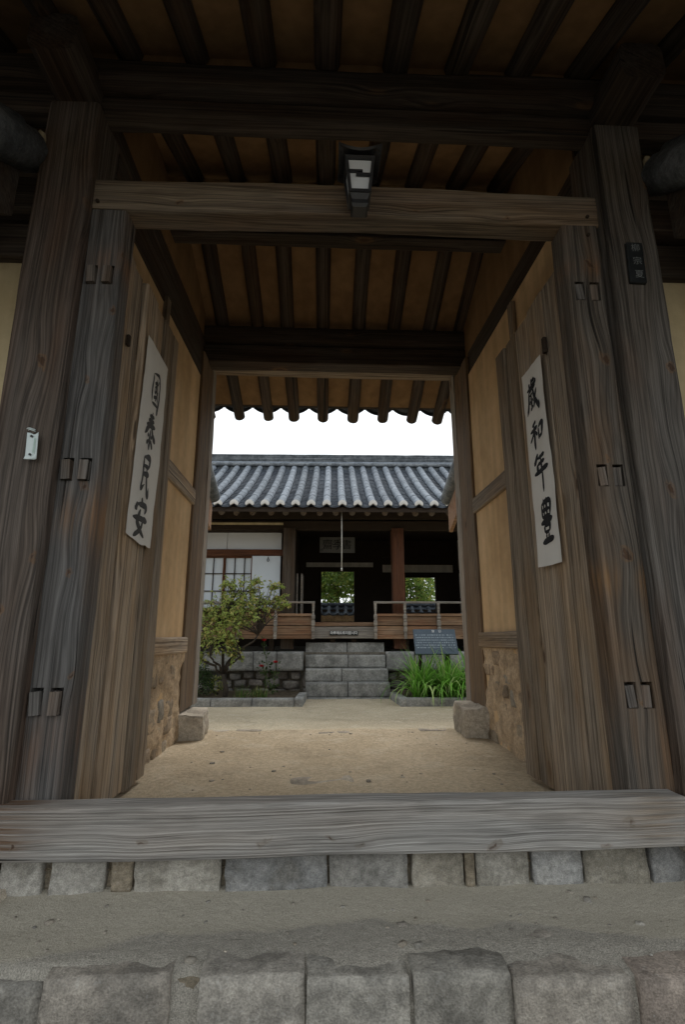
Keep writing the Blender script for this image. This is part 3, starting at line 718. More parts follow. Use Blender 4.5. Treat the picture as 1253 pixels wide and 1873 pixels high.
# ridge of stacked flat tiles
rg_ = None
for k in range(7):
    zk = 4.03 + k * .046; dy = .10 - k * .008 if k > 1 else .15 - k * .02
    if k < 2: add('ridge_tile', tube_mesh([[((-6.6 + 13.7 * q / 30, 12.2 - dy + .05, zk + .012 * (1 - k) + .004 * nz((q * .9, k, 0))), .048) for q in range(31)]], 8), 'tilecover' if k == 1 else 'tile', roof)
    else:
        vs_ = []
        me = grid(80, 1, (-6.6, 7.1), (0, 1), lambda a, b: 0)
        bm = bmesh.new(); bmesh.ops.create_cube(bm, size=1, matrix=T(.25, 12.25, zk) @ Matrix.Diagonal((13.7, .30 - k * .012, .034, 1)))
        bmesh.ops.subdivide_edges(bm, edges=[e for e in bm.edges if abs(e.verts[0].co.x - e.verts[1].co.x) > 5], cuts=46)
        for v in bm.verts: v.co.z += .006 * nz((v.co.x * 2.5, k, 0)); v.co.y += .012 * nz((v.co.x * 3.1, k * 3, 0))
        me = bpy.data.meshes.new('r'); bm.to_mesh(me); bm.free(); add('ridge_tile', me, 'tile', roof)
slab('roof', [(12.2, 3.86), (15.3, 2.2)], (-6.6, 7.1), .12, 'tile', hall, HF)
# eave: scalloped board, long board and rafter ends
timber('eave_board', hall, (-6.5, 9.30, 2.235), (7, 9.30, 2.235), .07, .12, 'red', amp=0)
for i in range(42):
    x = -6.2 + .312 * i + random.uniform(-.025, .025)
    log('rafter', hall, (x, 9.36, 2.16), (x, 11.9, 3.49), .058, .055, M['hallrafter'], HF, seg=9, step=.8, amp=.003)
for z, h_ in ((2.06, .10), (1.93, .13)):
    timber('purlin', hall, (-6.5, 10.25, z + .26), (7, 10.25, z + .26), .22, .2, 'darkwood', amp=0) if z > 2 else None
timber('header_beam', hall, (-6.5, 10.25, 2.08), (7, 10.25, 2.08), .20, .16, 'darkwood', amp=0)
box('infill_strip', hall, (-3.3, -1.03), (10.15, 10.165), (2.085, 2.13), 'cream', fr=HF)
# pillars
for x in (-3.4, -.895, 1.33, 3.55, 5.7, -5.7):
    timber('pillar', hall, (x, 10.25, -.38), (x, 10.25, 2.02), .245, .245, 'rafter' if x == -.895 else 'red', amp=.004, bev=.012)  # corner pillar takes the darker rafter wood, painting in its shadow
# floor, back wall, ceiling, sides
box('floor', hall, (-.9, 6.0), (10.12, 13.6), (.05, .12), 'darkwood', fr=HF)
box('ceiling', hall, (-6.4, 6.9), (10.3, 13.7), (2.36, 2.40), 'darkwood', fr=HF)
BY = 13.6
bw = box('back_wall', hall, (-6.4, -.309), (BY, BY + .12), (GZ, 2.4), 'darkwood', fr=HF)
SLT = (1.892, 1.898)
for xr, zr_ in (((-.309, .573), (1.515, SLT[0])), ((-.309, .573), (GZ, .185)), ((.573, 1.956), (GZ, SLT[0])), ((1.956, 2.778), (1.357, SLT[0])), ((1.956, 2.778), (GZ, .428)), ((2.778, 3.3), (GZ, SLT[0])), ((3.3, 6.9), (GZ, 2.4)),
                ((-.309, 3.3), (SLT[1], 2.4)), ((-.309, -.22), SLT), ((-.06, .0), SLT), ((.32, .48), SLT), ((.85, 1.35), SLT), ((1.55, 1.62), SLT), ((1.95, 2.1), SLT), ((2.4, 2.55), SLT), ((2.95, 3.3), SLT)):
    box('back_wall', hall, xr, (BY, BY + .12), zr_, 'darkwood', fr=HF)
box('wall_panel', hall, (-.72, 1.09), (BY - .03, BY - .004), (1.63, 1.75), 'white', fr=HF)
box('wall_panel', hall, (1.35, 3.26), (BY - .03, BY - .004), (1.49, 1.69), 'white', fr=HF)
for x0, x1, z0, z1 in ((-.345, -.309, .15, 1.55), (.573, .61, .15, 1.55), (1.92, 1.956, .4, 1.39), (2.778, 2.815, .4, 1.39)):
    box('door_frame', hall, (x0, x1), (BY - .05, BY - .002), (z0, z1), 'darkwood', .004, fr=HF)
for xx in (-.755, -.665): box('folded_door', hall, (xx, xx + .03), (10.5, 10.95), (.12, 1.12), 'greyrail', fr=HF)
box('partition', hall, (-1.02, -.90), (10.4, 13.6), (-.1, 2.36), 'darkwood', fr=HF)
sp = box('side_wall', hall, (3.42, 3.55), (10.4, 13.6), (-.1, 2.36), 'white', fr=HF)
for z in (.75, 1.5): timber('wall_rail', sp, (3.40, 10.4, z), (3.40, 13.6, z), .09, .05, 'darkwood', front=(-1, 0, 0), amp=0)
# left room front: upper panel, rail, lattice windows and paper door
WY = 10.33
rm = box('room_wall', hall, (-6.4, -1.03), (WY + .06, WY + .16), (-.1, 2.3), 'darkwood', fr=HF)
for x0, x1 in ((-3.27, -2.2), (-2.195, -1.07)): box('paper_panel', hall, (x0, x1), (WY + .01, WY + .05), (1.60, 1.955), 'panelpaper', .004, fr=HF)
timber('room_rail', hall, (-3.3, WY, 1.525), (-1.03, WY, 1.525), .14, .12, 'red', amp=.002)
timber('room_rail', hall, (-3.3, WY, 2.0), (-1.03, WY, 2.0), .08, .12, 'darkwood', amp=0)
timber('room_sill', hall, (-3.3, WY, .33), (-1.03, WY, .33), .12, .14, 'red', amp=.002)
def lattice(x0, x1, z0, z1, xs, zs):
    o = box('lattice_window', hall, (x0, x1), (WY + .02, WY + .03), (z0, z1), 'shoji', fr=HF)
    for x in xs: box('mullion', o, (x - .008, x + .008), (WY - .005, WY + .018), (z0, z1), 'darkwood', fr=HF)
    for z in zs: box('muntin', o, (x0, x1), (WY - .008, WY + .016), (z - .008, z + .008), 'darkwood', fr=HF)
    for x in (x0, x1): timber('stile', o, (x, WY, z0), (x, WY, z1), .045, .05, 'red', amp=0)
    for z in (z0, z1): timber('frame_rail', o, (x0, WY, z), (x1, WY, z), .035, .046, 'red', amp=0)
ZS = (1.10, .747, .507)
lattice(-2.82, -2.235, .39, 1.44, (-2.64, -2.453), ZS); lattice(-2.225, -1.66, .39, 1.44, (-2.018, -1.819), ZS); lattice(-3.25, -2.83, .39, 1.44, (-3.04,), ZS)
pd = box('paper_door', hall, (-1.655, -1.075), (WY - .055, WY - .015), (.40, 1.465), 'shoji', .004, fr=HF)
bmr = [((-1.33 + .022 * math.cos(t * .628), WY - .075, 1.37 + .026 * math.sin(t * .628)), .006) for t in range(11)]
add('door_ring', tube_mesh([bmr, [((-1.33, WY - .06, 1.44), .008), ((-1.33, WY - .075, 1.39), .006)]], 6), 'iron', pd)
# veranda edge, railings
fb = timber('floor_edge', hall, (-.36, 10.07, .085), (.86, 10.07, .085), .075, .10, 'rail', amp=.002)
ap = timber('apron_board', hall, (-.36, 10.06, -.07), (.86, 10.06, -.07), .225, .06, 'greyrail', amp=.002)
def railing(xa, xb, posts):
    yR = 10.0
    timber('hand_rail', hall, (xa - .03, yR, .505), (xb + .03, yR, .505), .042, .06, 'greyrail', amp=.002, bev=.008)
    timber('lower_rail', hall, (xa, yR, .265), (xb, yR, .265), .05, .05, 'rail', amp=.002, bev=.006)
    timber('foot_rail', hall, (xa, yR + .02, -.155), (xb, yR + .02, -.155), .07, .06, 'rail', amp=.002, bev=.006)
    for a, c in zip(posts, posts[1:]):
        for z0, z1 in ((.06, .24), (-.12, .055)):
            box('rail_panel', hall, (a + .028, c - .028), (yR + .005, yR + .025), (z0 + .004, z1 - .004), 'rail', .003, fr=HF)
    for x in posts:
        vs_ = []; prof = [(-.19, .028), (-.10, .030), (-.085, .022), (-.05, .034), (.02, .034), (.035, .022), (.07, .034), (.15, .034), (.165, .022), (.20, .034), (.25, .034), (.29, .018), (.38, .024), (.48, .026), (.49, .026)]
        bm = bmesh.new(); rings = []
        for z, r in prof: rings.append([bm.verts.new((x + sx * r, yR - .02 + sy * r, z)) for sx, sy in ((-1, -1), (1, -1), (1, 1), (-1, 1))])
        for a, c in zip(rings, rings[1:]):
            for j in range(4): bm.faces.new((a[j], a[(j + 1) % 4], c[(j + 1) % 4], c[j]))
        bm.faces.new(rings[0][::-1]); bm.faces.new(rings[-1]); me = bpy.data.meshes.new('p'); bm.to_mesh(me); bm.free()
        add('railing_post', me, 'greyrail', hall)
railing(-3.2, -.378, (-3.2, -2.55, -1.83, -1.11, -.378)); railing(.835, 3.3, (.835, 1.415, 2.075, 2.72, 3.3))
for x in (-2.6, -1.2, .0, .42, 1.45, 2.7): timber('floor_prop', hall, (x, 10.2, -.42), (x, 10.2, .05), .10, .10, 'darkwood', amp=0)
# plaque over the veranda, notice on the apron board, pull cord
pq = tag(box('name_plaque', None, (-.298, .492), (11.17, 11.2), (1.66, 2.015), 'plaquewood', .003, fr=HF), 'grey wooden name plaque with dark brush characters under the hall roof', 'plaque')
for x, ch, s in ((-.12, '齋', .25), (.11, '季', .25), (.31, '書', .23), (-.25, '印', .07)):
    add('brush_character', text_mesh(ch, s), 'inkblack', pq, T(x, 11.166, 1.83 if s > .1 else 1.72) @ Matrix.Rotation(R(90), 4, 'X'))
nb = tag(box('notice_strip', None, (-.06, .495), (10.012, 10.024), (-.125, -.038), 'slate', .002, fr=HF), 'small black notice strip with white lettering on the veranda edge', 'sign')
add('lettering', text_mesh('마루에오르지맙시다', .064, bold=.0012), 'signwhite', nb, T(.2175, 10.009, -.08) @ Matrix.Rotation(R(90), 4, 'X'))
tag(add('pull_cord', tube_mesh([[((.163, 9.32, 2.2), .0085), ((.166, 9.32, 1.6), .0085), ((.163, 9.32, 1.09), .0085)], [((.163, 9.32, 1.10), .016), ((.163, 9.32, 1.05), .014)]], 6), 'cord', fr=HF), 'thin pale cord hanging from the hall eave', 'cord')

# hall foundation
fd = box('foundation', hall, (-6.4, 6.9), (10.06, 13.8), (GZ - .1, -.44), 'bedmortar', fr=HF)
xs_ = [-3.6, -2.62, -1.5, -1.06, -.55]
for a, c in list(zip(xs_, xs_[1:])) + [(1.02, 1.56), (1.58, 2.15), (2.17, 3.0), (3.02, 4.0)]:
    stone('base_block', fd, ((a + c) / 2, 10.07, -.60), (c - a - .012, .36, .345), 'granite', 0, n=6, rnd=.05, amp=.012, chip=.1)
for row in range(3):
    for rng in ((-3.4, -.55), (1.05, 3.2)):
        x = rng[0] + random.uniform(0, .1)
        while x < rng[1]:
            L = random.uniform(.16, .36); stone('rubble_stone', fd, (x + L / 2, 10.06 + random.uniform(0, .03), -.87 - row * .145 + random.uniform(-.02, .02)), (L * .9, .2, random.uniform(.11, .17)), 'rubble', 0, n=5, rnd=.4, amp=.07)
            x += L + .03
# stone steps
steps = thing('stone_steps', 'four grey stone steps rising to the hall veranda', 'steps', (.26, 9.7, GZ), fr='H')
for k, (z0, z1, xr, xj) in enumerate(((-1.19, -.94, 1.032, .279), (-.942, -.714, 1.026, .17), (-.72, -.484, 1.005, .299), (-.486, -.258, 1.007, .282))):
    yf = 9.4 + .24 * k
    for a, c in ((-.48 - .015 * k, xj - .004), (xj + .004, xr)):
        stone('step_block', steps, ((a + c) / 2, yf + .16, (z0 + z1) / 2 + random.uniform(-.004, .004)), (c - a, .32, z1 - z0 - .006), 'granite', random.uniform(-.006, .006), n=7, rnd=.035, amp=.010, chip=.1)
    if k: box('step_fill', steps, (-.45, .96), (yf + .1, 10.06), (GZ, z0), 'mortar', fr=HF)
stone('ground_slab', steps, (.27, 9.36, -1.205), (1.58, .16, .04), 'granite', 0, n=6, rnd=.05, amp=.01)

# ------------------------------------------------------------------ planting beds
def kerb(label, pieces, soil):
    k = thing('planter_kerb', label, 'kerb', (pieces[0][0], pieces[0][1], GZ), fr='H')
    for (cx, cy, L, wd, rot) in pieces:
        stone('kerb_stone', k, (cx, cy, GZ + .045), (L, wd, .155), 'granite', rot, n=5, rnd=.05, amp=.010, chip=.1)
    return k
kerb('grey stone kerb of the bed with the small tree', [(-2.95, 8.5, .66, .13, 0), (-2.27, 8.49, .68, .13, 0), (-1.60, 8.49, .64, .13, 0), (-.94, 8.49, .66, .13, 0), (-.525, 8.86, .84, .13, R(88))], None)
kerb('grey stone kerb of the bed with strap leaved plants', [(1.60, 8.50, .82, .13, 0), (2.43, 8.50, .82, .13, 0), (3.2, 8.5, .7, .13, 0), (1.115, 8.86, .84, .13, R(96))], None)
sb = grid(40, 16, (-3.4, -.6), (8.54, 9.98), lambda X, Y: GZ + .075 + .02 * nz((X * 3, Y * 3, 0)))
struct(add('garden_bed', sb, 'soil', fr=HF))
struct(add('garden_bed', grid(40, 16, (1.2, 3.6), (8.54, 9.98), lambda X, Y: GZ + .075 + .02 * nz((X * 3, Y * 3, 5))), 'soil', fr=HF))

def leaves_mesh(pts, size, aspect=.45, bend=.25, up=.2, seed=1):
    """pts: (position, direction) pairs; each leaf is a folded kite of four triangles"""
    rn = random.Random(seed); vs_, fs = [], []
    for p, d in pts:
        p = Vector(p); d = Vector(d).normalized()
        s = size * rn.uniform(.6, 1.3); side = Vector((rn.gauss(0, 1), rn.gauss(0, 1), rn.gauss(0, 1) * .5)).cross(d).normalized(); nrm = d.cross(side)
        if nrm.z < 0: nrm = -nrm
        b = len(vs_); wd = s * aspect * .5
        vs_ += [p, p + d * s * .45 + side * wd + nrm * s * .06, p + d * s + nrm * -s * bend, p + d * s * .45 - side * wd + nrm * s * .06, p + d * s * .45 - nrm * s * .03]
        fs += [(b, b + 4, b + 1), (b + 4, b + 2, b + 1), (b, b + 3, b + 4), (b + 3, b + 2, b + 4)]
    return mesh(vs_, fs, True)
def rdir(rn, base=(0, 0, 0), spread=1.):
    v = Vector((rn.gauss(0, 1), rn.gauss(0, 1), rn.gauss(0, 1))).normalized() * spread + Vector(base); return v.normalized()
def curve(a, c, r0, r1, rn, n=5, wob=.06):
    a, c = Vector(a), Vector(c); L = (c - a).length; out = []
    for i in range(n + 1):
        t = i / n; off = Vector((rn.gauss(0, 1), rn.gauss(0, 1), rn.gauss(0, .5))) * wob * L * math.sin(math.pi * t) * .5
        out.append((a.lerp(c, t) + off + Vector((0, 0, .12 * L * math.sin(math.pi * t) * .4)), r0 + (r1 - r0) * t))
    return out
def small_tree(bx, by):
    rn = random.Random(5)
    t = thing('small_tree', 'small spreading tree with yellow green leaves before the white windows', 'tree', (bx, by, GZ + .06), fr='H')
    paths = []; tips = []
    fork = Vector((bx - .04, by, GZ + .45))
    paths.append([((bx, by, GZ), .058), ((bx + .03, by, GZ + .2), .046), (fork, .042)])
    limbs = [((bx - .42, by - .05, -.50), .026), ((bx + .10, by + .1, -.42), .028), ((bx + .55, by - .1, -.1), .024), ((bx - .1, by + .2, .1), .03), ((bx - .22, by - .25, -.45), .024), ((bx + .28, by - .2, -.45), .026)]
    for e, r in limbs:
        c = curve(fork, e, r, r * .6, rn, 5, .10); paths.append(c); tips.append((Vector(e), r * .6, (Vector(e) - fork).normalized()))
    cl = [(-.35, .0, .0, .36), (.02, .0, .10, .40), (.36, -.05, .30, .36), (-.12, .1, .42, .32), (.20, .1, .62, .32), (.62, .0, .42, .26), (.86, .05, .52, .17), (.78, 0, .72, .14), (.42, 0, .80, .16), (-.05, .05, .78, .14),
          (-.45, -.1, -.42, .24), (.12, -.1, -.42, .20), (-.40, .1, .28, .22), (-.05, -.15, -.16, .30), (.98, 0, .40, .10)]
    lp = []
    for cx, cy, cz, rr in cl:
        for i in range(int(42 * rr * rr / .09) + 8):
            d = rdir(rn); q = Vector((bx + cx, by + cy, cz)) + Vector((d.x, d.y * .9, d.z * .85)) * rr * rn.uniform(.25, 1.12) ** .6
            src = min(tips, key=lambda k: (k[0] - q).length)
            mid = src[0].lerp(q, .3)
            paths.append(curve(src[0], q, .008, .0025, rn, 4, .1)) if i % 3 == 0 else None
            tw = curve(q - d * .14, q + d * .04, .0035, .0015, rn, 2, .02); paths.append(tw)
            for j in range(8):
                p, _ = tw[0][0].lerp(tw[-1][0], rn.uniform(.1, 1.)), 0
                lp.append((p, rdir(rn, d * .6 + Vector((0, 0, -.15)), .8)))
    add('trunk', tube_mesh(paths, 6), 'bark', t); add('crown', leaves_mesh(lp, .062, .5, .25, seed=3), 'leaf', t)
small_tree(-1.83, 9.0)
def bush(bx, by, rx, rz, z0, n, name, label, mat, size, seed):
    rn = random.Random(seed); t = thing(name, label, 'shrub', (bx, by, z0), fr='H'); lp, paths = [], []
    for i in range(n):
        d = rdir(rn); d.z = abs(d.z); q = Vector((bx, by, z0 + rz * .1)) + Vector((d.x * rx, d.y * rx, d.z * rz)) * rn.uniform(.3, 1.) ** .5
        if i % 12 == 0: paths.append(curve((bx, by, z0), q, .008, .002, rn, 3, .05))
        for j in range(5): lp.append((q + rdir(rn) * .03, rdir(rn, d * .8)))
    add('stem', tube_mesh(paths, 5), 'bark', t); add('crown', leaves_mesh(lp, size, .35, .1, seed=seed), mat, t)
bush(-2.42, 9.2, .40, .52, GZ + .07, 420, 'low_shrub', 'low dark green shrub left of the small tree', 'leafbush', .045, 11)
bush(-2.02, 9.35, .18, .3, GZ + .07, 60, 'seedling_shrub', 'small sparse shrub behind the tree trunk', 'leaf', .045, 12)
def rose(stems, label):
    rn = random.Random(4); t = thing('rose_bush', label, 'rose', (stems[0][0], 9.3, GZ + .07), fr='H'); lp, paths = [], []
    for (x, y, z) in stems:
        b0 = Vector((-1.12 + rn.uniform(-.1, .1), 9.35, GZ + .07)); c = curve(b0, (x, y, z), .006, .004, rn, 6, .06); paths.append(c)
        for k in range(26):
            q = c[rn.randint(1, 6)][0]; d = rdir(rn); paths.append([(q, .002), (q + d * .07, .0015)]); lp.append((q + d * .05, rdir(rn, d))); lp.append((q + d * .07, rdir(rn, d)))
        vs_, fs = [], []
        for ring, (rr, hh, nn) in enumerate(((.058, .0, 7), (.042, .018, 6), (.024, .03, 5))):
            for k in range(nn):
                a = 2 * math.pi * (k + ring * .4) / nn; u = Vector((math.cos(a), math.sin(a) * .9, 0)); v = Vector((-u.y, u.x, 0)); c0 = Vector((x, y - .01, z))
                b = len(vs_); vs_ += [c0, c0 + u * rr * .7 + v * rr * .55 + Vector((0, 0, hh + rr * .3)), c0 + u * rr + Vector((0, 0, hh + rr * .45)), c0 + u * rr * .7 - v * rr * .55 + Vector((0, 0, hh + rr * .3))]
                fs += [(b, b + 1, b + 2), (b, b + 2, b + 3)]
        add('flower', mesh(vs_, fs), 'rose', t)
    add('stem', tube_mesh(paths, 5), 'grass', t); add('foliage', leaves_mesh(lp, .05, .6, .2, seed=9), 'leafbush', t)
rose([(-1.226, 9.3, -.215), (-1.01, 9.28, -.59), (-1.249, 9.25, -.655)], 'thin rose bush with three red flowers by the stone base')
def blades(name, label, cat, bx, by, z0, n, L, wd, spread, mat, seed, group=None):
    rn = random.Random(seed); vs_, fs = [], []
    t = thing(name, label, cat, (bx, by, z0), group, fr='H')
    for i in range(n):
        a = rn.uniform(0, 2 * math.pi); l = L * rn.uniform(.55, 1.15); out = rn.uniform(.15, 1.) * spread; w0 = wd * rn.uniform(.7, 1.2)
        p = Vector((bx + rn.gauss(0, .05), by + rn.gauss(0, .05), z0)); u = Vector((math.cos(a), math.sin(a), 0)); v = Vector((-u.y, u.x, 0)); b = len(vs_); n_ = 7
        th = R(88) - out * .5; 
        for k in range(n_ + 1):
            tt = k / n_; wv = w0 * (1 - tt ** 2.2) * (.55 + .45 * min(1, tt * 4)) + .0008
            vs_ += [p + v * wv * .5 + Vector((0, 0, .15 * wv)), p - v * wv * .5 + Vector((0, 0, .15 * wv))]
            p = p + (u * math.cos(th) + Vector((0, 0, math.sin(th)))) * l / n_
            th -= out * .34 * (.5 + tt) 
        for k in range(n_):
            q = b + 2 * k; fs.append((q, q + 1, q + 3, q + 2))
    add('foliage', mesh(vs_, fs, True), mat, t); return t
LZ = GZ + .07
for i, (x, y, n, L, lb) in enumerate(((1.46, 8.84, 100, .78, 'arching bright green clump nearest the stone steps'), (1.95, 8.80, 110, .80, 'bright green strap leaved clump below the information board'), (2.30, 8.92, 110, .95, 'tall bright green clump right of the information board'),
                                      (1.72, 9.15, 70, .75, 'strap leaved clump behind the front row beside the board post'), (2.75, 8.85, 90, .85, 'bright green clump half hidden behind the gate post'))):
    blades('daylily_clump', lb, 'plant', x, y, LZ, int(n * 1.5), L * 1.12, .034, 1.45, 'lily', 20 + i, 'strap leaved plants in the right bed')
for i, (x, y, n, L, lb) in enumerate(((-1.50, 8.72, 45, .26, 'short grass tuft left of centre along the kerb'), (-1.18, 8.74, 55, .24, 'short grass tuft nearest the kerb corner'), (-1.33, 9.0, 30, .22, 'small grass tuft behind the kerb tufts'))):
    blades('grass_tuft', lb, 'grass tuft', x, y, LZ, n, L, .012, .9, 'grass', 40 + i, 'grass tufts along the left kerb')

# ------------------------------------------------------------------ information board
ib = thing('information_board', 'slanted dark blue slate information board on two posts', 'information board', (1.8, 9.1, LZ), fr='H')
b = MB('engraved_slate', .45, .4); x, y, z = b.xyz()
row = (y * 21.).m('FRACT'); rowm = row.sm(.25, .35) * row.sm(.85, .72)
ln = b.noise(b.vec(x * 75., (y * 21.).m('FLOOR') * 3.1, 0.), 1., 1.).sm(.46, .52) * b.noise(b.vec(x * 160., y * 160., 0.), 1., 1.).sm(.42, .5)
area = (x.m('ABSOLUTE')).sm(.35, .34) * y.sm(-.13, -.12) * y.sm(.155, .145)
c = b.mix(b.noise(b.tc.outputs['Object'], 9., 3.), (.035, .055, .078), (.055, .080, .108)); c = b.mix(rowm * ln * area * .75, c, (.34, .40, .44))
M['engraved'] = b.out(c)
Mb = T(1.797, 9.02, -.222) @ Matrix.Rotation(R(62), 4, 'X')
pn = add('panel', box_mesh(.745, .47, .035, .004), 'engraved', ib, Mb)
for xx, ch in ((-.02, '향'), (.10, '단')): add('lettering', text_mesh(ch, .055), 'signwhite', pn, Mb @ T(xx, .19, .0195))
for x in (1.54, 2.03): timber('post', ib, (x, 9.12, LZ - .05), (x, 9.12, -.24), .06, .05, 'darkwood', amp=0)

# ------------------------------------------------------------------ behind the hall
gw = thing('garden_wall', 'tile capped clay garden wall seen through the hall', 'wall', (1.5, 16.5, GZ), fr='H')
box('wall_body', gw, (-6, 9), (16.5, 16.8), (GZ, .42), 'mud', fr=HF)
gwp = [(16.30, .44), (16.66, .72)]; a_, c_ = pan_mesh(gwp, .25, .1, .03), cover_mesh(gwp, .06, .25)
box('cap_bed', gw, (-6, 9), (16.42, 16.9), (.42, .60), 'darkwood', fr=HF)
for i in range(20):
    add('cover_tile_row', c_, 'tilepan', gw, T(-1.2 + .27 * i, 0, 0)); add('pan_tile_row', a_, 'tilepan', gw, T(-1.065 + .27 * i, 0, 0))  # cover rows use the dark pan tile, putting tree shade into their colour
add('ridge_tile', tube_mesh([[((-6, 16.66, .76), .07), ((9, 16.66, .76), .07)]], 10), 'tilepan', gw)
def big_tree(name, label, bx, by, H, balls, n, size, seed, mat='leaftree', bark='bark', r0=.11):
    rn = random.Random(seed); t = thing(name, label, 'tree', (bx, by, GZ), fr='H'); lp, paths = [], []
    top = Vector((bx, by, H)); trunk = curve((bx, by, GZ), top, r0, r0 * .35, rn, 8, .03); paths.append(trunk)
    for cx, cy, cz, rr in balls:
        cc = Vector((bx + cx, by + cy, cz)); s0 = trunk[rn.randint(3, 7)][0]; paths.append(curve(s0, cc, r0 * .3, .012, rn, 5, .1))
        for i in range(int(n * rr * rr)):
            d = rdir(rn); q = cc + d * rr * rn.uniform(.35, 1.1)
            if i % 7 == 0: paths.append(curve(cc, q, .010, .003, rn, 3, .1))
            for j in range(6): lp.append((q + rdir(rn) * size * .9, rdir(rn, d * .5 + Vector((0, 0, -.3)))))
    add('trunk', tube_mesh(paths, 6), bark, t); add('crown', leaves_mesh(lp, size, .5, .2, seed=seed), mat, t)
big_tree('garden_tree', 'leafy tree filling the back doorway of the hall', .15, 18.3, 3.6, [(-.3, -2., 2.3, .6), (.5, -1.9, 2.2, .65), (-.9, -1.7, 2.3, .6), (.1, -2.3, 1.75, .4), (-.55, -.6, 1.9, .7), (.75, -.5, 2.0, .6), (-.5, 0, 1.5, .75), (.35, -.2, 1.9, .8), (.1, .2, 2.7, .9), (-.2, -.4, 1.05, .5), (.8, .2, 1.3, .6), (-1., .2, 2.2, .7)], 330, .14, 31)
big_tree('garden_tree', 'leafy tree behind the right back window of the hall', 2.5, 19.2, 3.4, [(-.2, -2.4, 2.2, .55), (.6, -2.5, 2.0, .5), (.9, -1.2, 2.6, .6), (.2, -.5, 1.9, .55), (.9, -.4, 1.1, .5), (0, 0, 1.7, .7), (.5, -.2, 1.2, .55), (-.6, 0, 1.3, .6), (.2, .2, 2.5, .8), (1.1, .1, 1.6, .45)], 300, .14, 32)
big_tree('pine_tree', 'reddish pine trunk behind the right back window of the hall', 3.55, 20.5, 6., [(0, 0, 4.5, 1.1), (.6, 0, 5.2, 1.), (-.7, .2, 5.4, 1.)], 70, .16, 33, 'leafbush', 'pinebark', .24)
struct(add('hills', grid(60, 1, (-80, 80), (60, 62), lambda X, Y: 0), 'leafbush', fr=HF))
hm = bpy.data.objects['hills'].data
vs_, fs = [], []
for i in range(61):
    X = -90 + 3 * i; hz = 3.2 + 2.2 * nz((X * .05, 0, 0)) + .8 * nz((X * .2, 3, 0))
    vs_ += [(X, 60, GZ - 1), (X, 72, hz), (X, 100, GZ - 1)]
for i in range(60):
    for k in range(2): a = 3 * i + k; fs.append((a, a + 3, a + 4, a + 1))
bpy.data.objects['hills'].data = mesh(vs_, fs, True); bpy.data.objects['hills'].data.materials.append(M['leafbush'])

